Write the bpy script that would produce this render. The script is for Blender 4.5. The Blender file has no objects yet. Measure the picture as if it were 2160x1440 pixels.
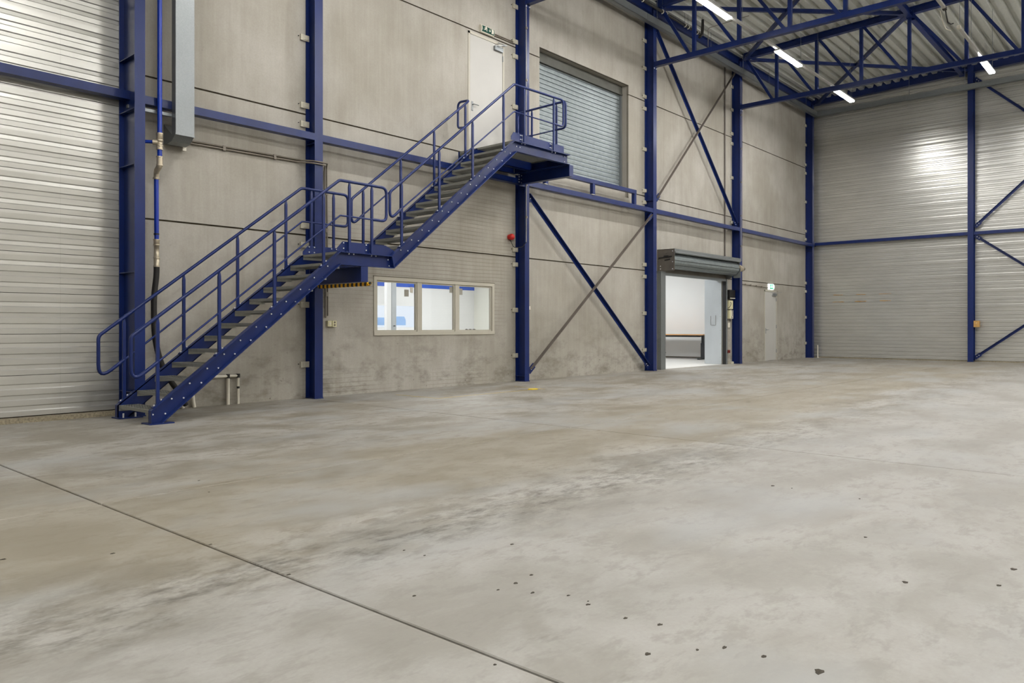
import bpy, math, random
from mathutils import Vector, Matrix
sc = bpy.context.scene
col = sc.collection
R = random.Random(7)

# ------------------------------------------------------------------ camera, world, exposure
YAW = math.atan2(1424, 1613)
cd = bpy.data.cameras.new('camera'); cam = bpy.data.objects.new('camera', cd); col.objects.link(cam)
cam.location = (0, 0, 1.1)
cam.rotation_euler = (math.pi / 2, 0, YAW - math.pi / 2)
cd.sensor_width = 36; cd.lens = 36 * 1613 / 2160; cd.shift_y = -31 / 2160
cd.clip_start = 0.05; cd.clip_end = 200
sc.camera = cam
w = bpy.data.worlds.new('world'); sc.world = w; w.use_nodes = True
w.node_tree.nodes['Background'].inputs[0].default_value = (0.75, 0.85, 1, 1)
w.node_tree.nodes['Background'].inputs[1].default_value = 1.0
sc.view_settings.view_transform = 'Standard'
sc.view_settings.look = 'None'
sc.view_settings.exposure = 0.0
sc.view_settings.gamma = 1.0
sc.view_settings.use_curve_mapping = False
LAMP_L = 182.0          # radiance of the lamp diffusers
LAMP_COL = (1.0, 0.985, 0.965)
sc.cycles.max_bounces = 6; sc.cycles.diffuse_bounces = 3; sc.cycles.glossy_bounces = 3; sc.cycles.transparent_max_bounces = 8
sc.cycles.use_adaptive_sampling = True; sc.cycles.adaptive_threshold = .1; sc.cycles.adaptive_min_samples = 12
sc.cycles.caustics_reflective = False; sc.cycles.caustics_refractive = False; sc.cycles.debug_use_spatial_splits = True

# ------------------------------------------------------------------ helpers
def lin(r, g, b):
    f = lambda c: (c / 255 / 12.92) if c / 255 <= .04045 else ((c / 255 + .055) / 1.055) ** 2.4
    return (f(r), f(g), f(b), 1)

class NT:
    def __init__(s, name):
        s.m = bpy.data.materials.new(name); s.m.use_nodes = True
        s.t = s.m.node_tree; s.n = s.t.nodes; s.l = s.t.links
        s.b = s.n['Principled BSDF']
        s.pos = s.n.new('ShaderNodeNewGeometry').outputs['Position']
    def lk(s, a, b):
        if hasattr(a, 'is_linked'): s.l.new(a, b)
        else: b.default_value = a
    def scale(s, v, k):
        n = s.n.new('ShaderNodeVectorMath'); n.operation = 'MULTIPLY'
        s.l.new(v, n.inputs[0]); n.inputs[1].default_value = k; return n.outputs[0]
    def noise(s, vec, scale, detail=4, rough=.55, dist=0):
        n = s.n.new('ShaderNodeTexNoise'); s.l.new(vec, n.inputs['Vector'])
        n.inputs['Scale'].default_value = scale; n.inputs['Detail'].default_value = detail
        n.inputs['Roughness'].default_value = rough; n.inputs['Distortion'].default_value = dist
        return n.outputs['Fac']
    def ramp(s, f, a, b, lo=0., hi=1.):
        n = s.n.new('ShaderNodeMapRange'); s.l.new(f, n.inputs[0])
        for i, v in zip((1, 2, 3, 4), (a, b, lo, hi)): n.inputs[i].default_value = v
        return n.outputs[0]
    def math(s, op, a, b=0.):
        n = s.n.new('ShaderNodeMath'); n.operation = op
        s.lk(a, n.inputs[0]); s.lk(b, n.inputs[1]); return n.outputs[0]
    def mix(s, f, a, b, mode='MIX'):
        n = s.n.new('ShaderNodeMix'); n.data_type = 'RGBA'; n.blend_type = mode
        s.lk(f, n.inputs[0]); s.lk(a, n.inputs[6]); s.lk(b, n.inputs[7]); return n.outputs[2]
    def sep(s, v):
        n = s.n.new('ShaderNodeSeparateXYZ'); s.l.new(v, n.inputs[0]); return n.outputs
    def bump(s, h, st, d=.01):
        n = s.n.new('ShaderNodeBump'); n.inputs['Strength'].default_value = st; n.inputs['Distance'].default_value = d
        s.l.new(h, n.inputs['Height']); s.l.new(n.outputs[0], s.b.inputs['Normal'])
    def out(s, color, rough=.5, metal=0., spec=.5):
        s.lk(color, s.b.inputs['Base Color']); s.lk(rough, s.b.inputs['Roughness'])
        s.lk(metal, s.b.inputs['Metallic']); s.b.inputs['Specular IOR Level'].default_value = spec
        return s.m

def simple(name, c, rough=.5, metal=0., var=.08, scale=4., stretch=(1, 1, 1), bump=0., spec=.5, emit=0.):
    t = NT(name); v = t.scale(t.pos, stretch); n = t.noise(v, scale, 2)
    c0 = tuple(x * (1 - var) for x in c[:3]) + (1,); c1 = tuple(min(1, x * (1 + var)) for x in c[:3]) + (1,)
    m = t.out(t.mix(t.ramp(n, .3, .7), c0, c1), rough, metal, spec)
    if bump: t.bump(t.noise(v, scale * 12, 3), bump, .004)
    if emit:
        t.b.inputs['Emission Color'].default_value = c; t.b.inputs['Emission Strength'].default_value = emit
    return m

def concrete_wall():
    t = NT('precast_concrete'); p = t.pos
    big = t.noise(p, .55, 3); mid = t.noise(t.scale(p, (1, 1, .7)), 2.2, 4, .62)
    streak = t.noise(t.scale(p, (12, 12, .45)), 1.6, 3); fine = t.noise(p, 38, 4, .7)
    c = t.mix(t.ramp(big, .32, .68), lin(162, 157, 146), lin(184, 180, 171))
    c = t.mix(t.ramp(mid, .38, .72, 0, .5), c, lin(148, 142, 130))
    c = t.mix(t.ramp(streak, .45, .8, 0, .15), c, lin(203, 198, 187))
    c = t.mix(t.ramp(t.noise(t.scale(p, (5, 5, .5)), 1.1, 4), .5, .75, 0, .2), c, lin(128, 120, 104))
    c = t.mix(t.ramp(fine, .3, .7, 0, .16), c, lin(120, 112, 96))
    xyz = t.sep(p)
    # horizontal board marks in the cast face
    wav = t.math('SINE', t.math('ADD', t.math('MULTIPLY', xyz[2], 88.), t.math('MULTIPLY', t.noise(p, .8, 2), 5.)))
    bm = t.math('MULTIPLY', t.ramp(wav, .55, 1., 0, .42), t.ramp(t.noise(t.scale(p, (.45, 1, .6)), .9, 2), .45, .6))
    bm = t.math('MULTIPLY', bm, t.ramp(xyz[2], 3.2, 4.2, 1, 0))
    bm = t.math('MULTIPLY', bm, t.math('MULTIPLY', t.ramp(xyz[0], 6.6, 6.9), t.ramp(xyz[0], 11.6, 12.2, 1, 0)))
    c = t.mix(bm, c, lin(118, 110, 94))
    # blotchy splash dirt low on the wall
    d = t.math('MULTIPLY', t.ramp(t.noise(t.scale(p, (1.2, 1.2, 2.2)), 1.7, 4, .7), .47, .68), t.ramp(xyz[2], .1, 1.5, .55, 0))
    c = t.mix(d, c, lin(92, 85, 72))
    sp = t.ramp(t.noise(p, 16, 2, .4), .74, .78, 0, .55)
    c = t.mix(t.math('MULTIPLY', sp, t.ramp(xyz[2], .2, 1.4, 1, .15)), c, lin(70, 64, 54))
    m = t.out(c, .82, 0, .25); t.bump(t.math('ADD', fine, t.math('MULTIPLY', mid, 1.5)), .25, .006); return m

def concrete_floor():
    t = NT('power_floated_concrete'); p = t.pos
    st = t.scale(p, (.8, 1.15, 1))
    a = t.noise(p, .42, 3, .5); b = t.noise(st, 1.5, 5, .66, .3); f = t.noise(t.scale(p, (.9, 1.7, 1)), 5., 4, .74, .2)
    sp = t.noise(p, 55, 3, .7)
    c = t.mix(t.ramp(a, .35, .65), lin(140, 134, 122), lin(148, 145, 137))
    c = t.mix(t.ramp(b, .47, .6, 0, .85), c, lin(166, 163, 156))
    c = t.mix(t.ramp(b, .38, .48, .7, 0), c, lin(119, 112, 99))
    c = t.mix(t.ramp(f, .5, .63, 0, .6), c, lin(112, 105, 93))
    c = t.mix(t.ramp(sp, .35, .7, 0, .2), c, lin(94, 89, 80))
    # beige worn lane beside the joint, greyer slab in front
    yb = t.sep(p)[1]; yn = t.math('ADD', yb, t.math('MULTIPLY', t.math('SUBTRACT', t.noise(p, .7, 4), .5), 1.6))
    lane = t.math('MULTIPLY', t.ramp(yn, 3.3, 3.9), t.ramp(yn, 5.2, 6.2, 1, .3))
    c = t.mix(t.math('MULTIPLY', lane, .55), c, lin(136, 127, 108))
    c = t.mix(t.ramp(yn, 2.6, 3.4, .45, 0), c, lin(152, 150, 145))
    # grey washed patches
    g = t.ramp(t.noise(t.scale(p, (.6, 1, 1)), .8, 4, .6), .5, .66, 0, .55)
    c = t.mix(g, c, lin(154, 155, 153))
    # tyre scuff band running along the hall
    x, y, z = t.sep(p)
    yy = t.math('ADD', y, t.math('MULTIPLY', t.math('SUBTRACT', t.noise(t.scale(p, (1, .3, 1)), .9, 3), .5), .7))
    band = t.math('MULTIPLY', t.ramp(t.math('ABSOLUTE', t.math('SUBTRACT', yy, 3.1)), .08, .42, 1, 0), t.ramp(x, 4.5, 9., 1, .35))
    scuff = t.math('MULTIPLY', band, t.ramp(t.noise(t.scale(p, (1.4, 3.2, 1)), 3.2, 4, .75), .46, .66))
    c = t.mix(t.math('MULTIPLY', scuff, .66), c, lin(72, 68, 60))
    s2 = t.math('MULTIPLY', t.ramp(t.noise(t.scale(p, (1.2, 3.5, 1)), 2.1, 4, .75), .60, .74), t.ramp(t.noise(p, .5, 2), .45, .6))
    c = t.mix(t.math('MULTIPLY', s2, .45), c, lin(82, 77, 68))
    r = t.ramp(b, .3, .7, .46, .62)
    m = t.out(c, r, 0, .4); t.bump(t.math('ADD', f, t.math('MULTIPLY', sp, .5)), .06, .004); return m

def galv(name, c=(170, 170, 164), rough=.4, metal=.85, stretch=(1, 1, 1), scale=14, var=.1):
    t = NT(name); p = t.scale(t.pos, stretch)
    v = t.n.new('ShaderNodeTexVoronoi'); v.inputs['Scale'].default_value = scale; t.l.new(p, v.inputs['Vector'])
    bw = t.n.new('ShaderNodeRGBToBW'); t.l.new(v.outputs['Color'], bw.inputs[0])
    big = t.noise(t.pos, .7, 4)
    k = lin(*c); lo = tuple(x * (1 - var) for x in k[:3]) + (1,); hi = tuple(min(1, x * (1 + var)) for x in k[:3]) + (1,)
    cc = t.mix(bw.outputs[0], lo, hi)
    cc = t.mix(t.ramp(big, .4, .7, 0, .35), cc, lo)
    return t.out(cc, t.ramp(t.math('ADD', big, t.math('MULTIPLY', bw.outputs[0], .3)), .3, .9, rough - .08, rough + .1), metal, .5)

MAT = {}
MAT['concrete'] = concrete_wall()
MAT['floor'] = concrete_floor()
MAT['blue'] = simple('blue_paint', lin(16, 36, 92), .34, 0, .14, 3, (2, 2, .6), .02, .4)
MAT['bluepipe'] = simple('bright_blue_pipe', lin(10, 52, 160), .35, 0, .05)
MAT['clad'] = simple('galvanised_cladding', lin(204, 203, 197), .27, .62, .05, 1.2, (1, 1, 2.5))
MAT['galv'] = galv('galvanised_sheet', (138, 142, 143), .4, .75, (1, 1, 1), 70, .1)
MAT['deck'] = galv('galvanised_deck', (222, 223, 215), .36, .38, (1, 1, 1), 18, .06)
MAT['grating'] = galv('galvanised_grating', (152, 152, 145), .48, .5, (1, 1, 1), 25, .1)
MAT['shutter'] = galv('galvanised_slats', (132, 140, 141), .42, .5, (1, 1, 1), 14, .16)
MAT['dsteel'] = simple('dark_galvanised_plate', lin(112, 106, 98), .5, .5, .1, 5)
MAT['headbox'] = simple('dark_zinc_box', lin(82, 82, 75), .55, .3, .1, 6)  # head box colour, darker than the other zinc parts
MAT['palecond'] = simple('pale_grey_conduit', lin(160, 156, 148), .5, 0, .04)
MAT['greybrace'] = simple('primer_brown_steel', lin(92, 84, 78), .5, 0, .12, 3)
MAT['plinth'] = simple('rough_plinth_concrete', lin(150, 140, 118), .9, 0, .35, 40, (1, 1, 1), .8)
MAT['joint'] = simple('joint_sealant', lin(86, 78, 62), .9, 0, .2, 10)
MAT['dark'] = simple('dark_gap', lin(40, 36, 30), .9, 0, .2, 10)
MAT['white'] = simple('white_paint', lin(182, 180, 174), .45, 0, .03, 2)
MAT['cream'] = simple('cream_frame', lin(184, 179, 164), .5, 0, .04, 3)
MAT['roomwhite'] = simple('white_plaster', lin(232, 232, 230), .8, 0, .02, 1)
MAT['roomcream'] = simple('cream_plaster', lin(232, 231, 220), .8, 0, .02, 1)
MAT['roomfloor'] = simple('pale_screed', lin(205, 203, 198), .5, 0, .05, 1.5)
MAT['stripe'] = simple('blue_stripe_paint', lin(24, 84, 196), .5, 0, .03)
MAT['plate'] = simple('white_coated_sheet', lin(184, 189, 192), .45, .2, .06, 2.5, (1, 1, .5))
MAT['clip'] = simple('zinc_clip', lin(205, 200, 182), .5, .2, .08, 30)
MAT['plastic'] = simple('white_plastic', lin(222, 216, 200), .4, 0, .03)
MAT['ivory'] = simple('ivory_plastic', lin(214, 208, 168), .45, 0, .03)
MAT['black'] = simple('black_plastic', lin(30, 29, 28), .45, 0, .1)
MAT['rubber'] = simple('black_rubber_hose', lin(34, 31, 28), .7, 0, .25, 30, (1, 1, .5))
MAT['brass'] = simple('fitting_metal', lin(196, 184, 160), .4, .4, .1, 20)
MAT['conduit'] = simple('grey_conduit', lin(120, 112, 100), .5, 0, .06)
MAT['red'] = simple('red_plastic', lin(186, 28, 22), .35, 0, .05)
MAT['darkred'] = simple('dull_red_plastic', lin(120, 36, 26), .5, 0, .05)
MAT['wood'] = simple('pine_block', lin(190, 148, 84), .6, 0, .15, 8, (1, 1, 6))
MAT['desktop'] = simple('oak_desktop', lin(200, 150, 96), .5, 0, .1, 3, (6, 1, 1))
MAT['desksteel'] = simple('anthracite_steel', lin(44, 46, 50), .4, 0, .05)
MAT['paper'] = simple('grey_paper', lin(168, 164, 152), .9, 0, .2, 60)
MAT['yellow'] = simple('faded_yellow_tape', lin(190, 166, 86), .8, 0, .2, 20)
MAT['scrap'] = simple('yellow_scrap', lin(222, 190, 30), .6, 0, .05)
MAT['stain'] = simple('dark_floor_chip', lin(62, 56, 46), .9, 0, .5, 200)
MAT['green'] = simple('exit_sign_green', lin(6, 70, 58), .4, 0, .02)
MAT['greenlit'] = simple('exit_sign_green_lit', lin(20, 160, 120), .4, 0, .02, emit=1.0)
MAT['signlit'] = simple('exit_sign_white_lit', lin(240, 250, 246), .4, 0, .01, emit=2.2)
MAT['insul'] = simple('insulation_brown', lin(150, 120, 78), .8, 0, .3, 30)
MAT['rust'] = simple('door_gap_brown', lin(96, 66, 34), .8, 0, .2, 10)
MAT['bolt'] = simple('zinc_bolt', lin(225, 225, 228), .35, .3, .03)
def emis(name, c, s):
    t = NT(name); t.b.inputs['Emission Color'].default_value = c; t.b.inputs['Emission Strength'].default_value = s
    return t.out(c, .5)
MAT['lamp'] = emis('lamp_diffuser', LAMP_COL + (1,), LAMP_L)
MAT['panel'] = emis('room_light_panel', (1, .98, .95, 1), 3)
MAT['daylight'] = emis('daylit_window', (.80, .89, 1, 1), .95)
MAT['daylight'].node_tree.nodes['Principled BSDF'].inputs['Base Color'].default_value = (.05, .05, .05, 1)
MAT['van'] = simple('pale_blue_paint', lin(150, 186, 232), .5, 0, .05)
def glass():
    t = NT('clear_glass'); b = t.b
    g = t.n.new('ShaderNodeBsdfTransparent'); gl = t.n.new('ShaderNodeBsdfGlossy'); gl.inputs['Roughness'].default_value = .02
    mx = t.n.new('ShaderNodeMixShader'); mx.inputs[0].default_value = .06
    t.l.new(g.outputs[0], mx.inputs[1]); t.l.new(gl.outputs[0], mx.inputs[2])
    t.l.new(mx.outputs[0], t.n['Material Output'].inputs[0]); return t.m
MAT['glass'] = glass()
def hazard():
    t = NT('black_yellow_stripes'); x, y, z = t.sep(t.pos)
    s = t.math('SINE', t.math('ADD', t.math('MULTIPLY', y, 62.), t.math('MULTIPLY', z, 60.)))
    return t.out(t.mix(t.ramp(s, -.05, .05), lin(20, 18, 16), lin(248, 186, 24)), .5)
MAT['hazard'] = hazard()

class MB:
    def __init__(s): s.v = []; s.f = []; s.sm = []
    def add(s, vs, fs, smooth=False):
        o = len(s.v); s.v += [tuple(p) for p in vs]
        for f in fs: s.f.append(tuple(i + o for i in f)); s.sm.append(smooth)
        return s
    def box(s, x0, x1, y0, y1, z0, z1):
        return s.add([(x, y, z) for x in (x0, x1) for y in (y0, y1) for z in (z0, z1)],
                     [(0, 1, 3, 2), (4, 6, 7, 5), (0, 4, 5, 1), (2, 3, 7, 6), (0, 2, 6, 4), (1, 5, 7, 3)])
    def prism(s, poly, d, axis=1, lo=0):
        """poly in the plane across axis (0: yz, 1: xz, 2: xy), extruded lo..lo+d"""
        n = len(poly); mk = {0: lambda a, b, h: (h, a, b), 1: lambda a, b, h: (a, h, b), 2: lambda a, b, h: (a, b, h)}[axis]
        vs = [mk(a, b, lo) for a, b in poly] + [mk(a, b, lo + d) for a, b in poly]
        fs = [tuple(range(n))[::-1], tuple(range(n, 2 * n))] + [(i, (i + 1) % n, n + (i + 1) % n, n + i) for i in range(n)]
        return s.add(vs, fs)
    def bar(s, p, q, wd, h, up=(0, 0, 1)):
        p = Vector(p); q = Vector(q); d = (q - p).normalized(); sd = d.cross(Vector(up))
        if sd.length < 1e-4: sd = d.cross(Vector((1, 0, 0)))
        sd.normalize(); u = sd.cross(d); a = sd * wd / 2; b = u * h / 2
        vs = [c + k for c in (p, q) for k in (-a - b, a - b, a + b, -a + b)]
        return s.add(vs, [(3, 2, 1, 0), (4, 5, 6, 7)] + [(i, (i + 1) % 4, 4 + (i + 1) % 4, 4 + i) for i in range(4)])
    def tube(s, pts, r, n=10, cap=True):
        pts = [Vector(p) for p in pts]; rings = []; prev = None
        for i, p in enumerate(pts):
            if i == 0: d = pts[1] - p
            elif i == len(pts) - 1: d = p - pts[i - 1]
            else: d = (pts[i + 1] - p).normalized() + (p - pts[i - 1]).normalized()
            d.normalize()
            if prev is None:
                a = d.cross(Vector((0, 0, 1)))
                if a.length < 1e-3: a = d.cross(Vector((1, 0, 0)))
            else: a = prev - d * prev.dot(d)
            a.normalize(); prev = a; b = d.cross(a)
            rr = r[i] if isinstance(r, (list, tuple)) else r
            rings.append([p + (a * math.cos(t) + b * math.sin(t)) * rr for t in [2 * math.pi * k / n for k in range(n)]])
        vs = [v for g in rings for v in g]
        fs = [(i * n + k, i * n + (k + 1) % n, (i + 1) * n + (k + 1) % n, (i + 1) * n + k) for i in range(len(pts) - 1) for k in range(n)]
        s.add(vs, fs, True)
        if cap:
            s.add(rings[0], [tuple(range(n))[::-1]]); s.add(rings[-1], [tuple(range(n))])
        return s
    def cyl(s, c, ax, r, h, n=8):
        c = Vector(c); return s.tube([c, c + Vector(ax).normalized() * h], r, n)
    def build(s, name, mat, parent=None, loc=None):
        me = bpy.data.meshes.new(name); me.from_pydata(s.v, [], s.f)
        me.polygons.foreach_set('use_smooth', s.sm); me.update()
        me.materials.append(MAT[mat])
        o = bpy.data.objects.new(name, me); col.objects.link(o)
        if parent: o.parent = parent; 
        if loc: o.location = loc
        return o

def fillet(pts, r, k=6):
    out = [Vector(pts[0])]
    for i in range(1, len(pts) - 1):
        p, a, b = Vector(pts[i]), Vector(pts[i - 1]), Vector(pts[i + 1])
        u = (a - p); v = (b - p); ang = u.angle(v)
        rr = r[i] if isinstance(r, (list, tuple)) else r
        d = min(rr / math.tan(ang / 2), u.length * .48, v.length * .48)
        A = p + u.normalized() * d; B = p + v.normalized() * d
        for j in range(k + 1):
            t = j / k; out.append(A * (1 - t) ** 2 + p * 2 * t * (1 - t) + B * t * t)
    out.append(Vector(pts[-1])); return out

def tag(o, label=None, cat=None, group=None, kind=None):
    for k, v in (('label', label), ('category', cat), ('group', group), ('kind', kind)):
        if v: o[k] = v
    return o
def empty(name, loc=(0, 0, 0), **kw):
    o = bpy.data.objects.new(name, None); col.objects.link(o); o.location = loc; o.empty_display_size = .2
    return tag(o, **kw)
def inst(o, loc, parent=None, rot=None):
    c = o.copy(); col.objects.link(c); c.location = loc
    if parent: c.parent = parent
    if rot: c.rotation_euler = rot
    return c
def bx(name, mat, parent, *b): return MB().box(*b).build(name, mat, parent)

WY = 10.215            # inner face of the concrete wall
FX = 27.8              # inner face of the far cladding
EAVE = 9.0

# ------------------------------------------------------------------ floor: slabs with open joints
fl = tag(MB().box(-7.2, 28.2, -9.8, 10.6, -.3, -.03).build('floor', 'dark'), kind='structure')
gx = [-7.2, 1.87, 6.70, 27.95]; gy = [-9.8, 5.065, WY + .02]
for i in range(3):
    for j in range(2):
        m = MB(); a, b, c_, d = gx[i] + .007, gx[i + 1] - .007, gy[j] + .010, gy[j + 1] - .010
        bv = .004
        m.add([(a, c_, -.12), (b, c_, -.12), (b, d, -.12), (a, d, -.12), (a, c_, -bv), (b, c_, -bv), (b, d, -bv), (a, d, -bv),
               (a + bv, c_ + bv, 0), (b - bv, c_ + bv, 0), (b - bv, d - bv, 0), (a + bv, d - bv, 0)],
              [(0, 3, 2, 1), (0, 1, 5, 4), (1, 2, 6, 5), (2, 3, 7, 6), (3, 0, 4, 7), (4, 5, 9, 8), (5, 6, 10, 9), (6, 7, 11, 10), (7, 4, 8, 11), (8, 9, 10, 11)])
        m.build('slab', 'floor', fl)
specks = [(2.47, 2.89, .012), (2.48, 2.75, .012), (2.9, 2.56, .018), (2.6, 2.18, .016), (2.47, 2.16, .02), (2.36, 2.16, .012), (2.43, 2.03, .016),
          (2.5, 1.9, .014), (2.47, 1.78, .018), (2.45, 1.59, .016), (2.48, 1.46, .018), (2.23, 1.36, .02), (1.83, 1.69, .01), (2.08, 2.37, .014), (2.5, 1.8, .008),
          (5.16, 2.15, .025), (5.17, 2.02, .012), (4.22, 1.26, .02), (3.59, .91, .026), (3.81, .6, .02), (2.45, 1.19, .02), (2.47, 1.06, .018), (2.48, .88, .035),
          (2.37, 1.25, .012), (4.11, .59, .03), (5.14, 1.57, .014), (1.89, 3.7, .014), (1.89, 2.99, .016), (1.5, 3.91, .016), (1.12, 4.2, .02), (2.62, 5.3, .014), (2.48, 4.88, .01)]
for x, y, r in specks:
    r *= .62
    n = 9; m = MB()
    ring = [(x + r * (1.25 if k % 3 else .7) * R.uniform(.7, 1.1) * math.cos(2 * math.pi * k / n), y + r * .8 * R.uniform(.6, 1.1) * math.sin(2 * math.pi * k / n)) for k in range(n)]
    m.prism(ring, .0015, 2, 0).build('chip_mark', 'stain', fl)
tp = empty('floor_tape', (8.0, 9.6, 0), label='thin faded yellow tape lines on the floor below the long window', cat='tape')
for k, (p, q) in enumerate([((8.05, 9.62), (8.06, 8.62)), ((8.06, 8.62), (10.5, 8.6)), ((10.5, 8.5), (10.59, 9.29))]):
    MB().bar((p[0] - 8, p[1] - 9.6, .001), (q[0] - 8, q[1] - 9.6, .001), .018, .002).build('strip', 'yellow', tp)
m = MB(); m.prism([(10.24, 8.56), (10.36, 8.54), (10.42, 8.62), (10.33, 8.70), (10.22, 8.65)], .012, 2, 0)
tag(m.build('tape_scrap', 'scrap'), label='crumpled bright yellow scrap on the floor by the steel column', cat='scrap')

# ------------------------------------------------------------------ concrete wall of precast panels
def panel_mesh(x0, x1, z0, z1, y0, y1, holes):
    xs = sorted({x0, x1} | {min(max(h[k], x0), x1) for h in holes for k in (0, 1)})
    zs = sorted({z0, z1} | {min(max(h[k], z0), z1) for h in holes for k in (2, 3)})
    solid = lambda i, j: 0 <= i < len(xs) - 1 and 0 <= j < len(zs) - 1 and not any(
        h[0] < (xs[i] + xs[i + 1]) / 2 < h[1] and h[2] < (zs[j] + zs[j + 1]) / 2 < h[3] for h in holes)
    m = MB()
    for i in range(len(xs) - 1):
        for j in range(len(zs) - 1):
            if not solid(i, j): continue
            a, b, c, d = xs[i], xs[i + 1], zs[j], zs[j + 1]
            m.add([(a, y0, c), (b, y0, c), (b, y0, d), (a, y0, d)], [(0, 1, 2, 3)])
            m.add([(a, y1, c), (b, y1, c), (b, y1, d), (a, y1, d)], [(3, 2, 1, 0)])
            if not solid(i - 1, j): m.add([(a, y0, c), (a, y0, d), (a, y1, d), (a, y1, c)], [(0, 1, 2, 3)])
            if not solid(i + 1, j): m.add([(b, y0, c), (b, y1, c), (b, y1, d), (b, y0, d)], [(0, 1, 2, 3)])
            if not solid(i, j - 1): m.add([(a, y0, c), (a, y1, c), (b, y1, c), (b, y0, c)], [(0, 1, 2, 3)])
            if not solid(i, j + 1): m.add([(a, y0, d), (b, y0, d), (b, y1, d), (a, y1, d)], [(0, 1, 2, 3)])
    return m
HOLES = [(8.077, 11.022, .966, 1.936), (10.309, 11.328, 4.335, 6.715), (12.445, 15.87, 4.24, 6.99), (17.45, 21.0, -.1, 2.50), (23.85, 24.837, -.1, 2.29)]
wb = tag(panel_mesh(3.9, 28.2, -.3, 9.25, WY + .03, WY + .05, HOLES).build('wall_back', 'joint'), kind='structure')
tiers = [-.02, 2.515, 4.38, 6.762, 9.2]
bays = [4.0, 6.82, 11.74, 16.68, 21.6, 28.1]
for i in range(5):
    for j in range(4):
        panel_mesh(bays[i] + .006, bays[i + 1] - .006, tiers[j] + .012, tiers[j + 1] - .012, WY, WY + .03, HOLES).build('panel', 'concrete', wb)
wb2 = panel_mesh(3.9, 28.2, -.3, 9.25, WY + .05, WY + .30, [(7.9, 11.6, .86, 2.06)] + HOLES[1:]).build('wall_core', 'concrete', wb)

# ------------------------------------------------------------------ galvanised tray cladding
def tray_profile(H=.478, d=.012):
    s = [(0, .013), (.003, .001), (.06, 0)]; z = .06   # (z, recess); every band leans a little
    for k, (l0, l1) in enumerate(((0., .0015), (.0012, .0), (-.001, .0014))):
        s += [(z + .013, d + l0), (z + .055, d + l1), (z + .066, .001 - l0)]
        z += .126
        s += [(z, -.0008 + l1 * .8)]
    s += [(H - .004, .001), (H - .001, .013)]
    return s
def tray(length, axis):
    m = MB(); pr = tray_profile()
    if axis == 0:  # runs along X, room side is -Y
        vs = [(0, r, z) for z, r in pr] + [(length, r, z) for z, r in pr]
    else:          # runs along -Y, room side is -X
        vs = [(r, 0, z) for z, r in pr] + [(r, -length, z) for z, r in pr]
    n = len(pr)
    return m.add(vs, [(i, n + i, n + i + 1, i + 1) for i in range(n - 1)])
LY = 10.125
wl = tag(MB().box(-7.2, 4.0, LY + .02, LY + .3, .05, 9.4).build('wall_left', 'dark'), kind='structure')
MB().box(-7.2, 4.0, 9.975, LY + .3, -.05, .052).build('plinth', 'plinth', wl)
t1 = tray(10.49, 0).build('cladding_tray', 'clad', wl, (-7.2, LY, .06)); t2 = tray(.70, 0).build('cladding_tray', 'clad', wl, (3.29, LY - .002, .06))
for k in range(1, 19):
    inst(t1, (-7.2, LY, .06 + .478 * k), wl); inst(t2, (3.29, LY - .002, .06 + .478 * k), wl)
wr = tag(MB().box(FX + .03, FX + .3, -9.8, 10.5, -.2, 9.9).build('wall_right', 'dark'), kind='structure')
MB().box(FX - .06, FX + .3, -9.8, 10.4, -.1, .03).build('plinth', 'plinth', wr)
t1 = None
for y0, L in ((10.22, 5.12), (5.098, 5.0), (.096, 5.0), (-4.906, 4.9)):
    o = tray(L, 1).build('cladding_tray', 'clad', wr, (FX, y0, .035))
    for k in range(1, 20): inst(o, (FX, y0, .035 + .478 * k), wr)
# torn slots in the far cladding
for y0, y1, z0, z1 in [(9.38, 9.05, 2.208, 2.226), (8.62, 8.30, 2.208, 2.226), (7.86, 7.49, 2.212, 2.230), (9.40, 9.02, 1.962, 1.982), (8.66, 8.28, 1.962, 1.99), (7.84, 7.50, 1.972, 1.995)]:
    m = MB(); n = 7
    top = [(y0 + (y1 - y0) * k / n, z1 + R.uniform(-.006, .012)) for k in range(n + 1)]; bot = [(y0 + (y1 - y0) * k / n, z0 + R.uniform(-.008, .006)) for k in range(n, -1, -1)]
    m.prism(top + bot, .006, 0, FX - .006).build('torn_slot', 'insul', wr)
# unseen sides of the hall
tag(bx('wall_front', 'concrete', None, -7.2, 28.2, -10.1, -9.8, -.2, 9.9), kind='structure')
tag(bx('wall_near', 'concrete', None, -7.5, -7.2, -10.1, 10.5, -.2, 9.9), kind='structure')

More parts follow.
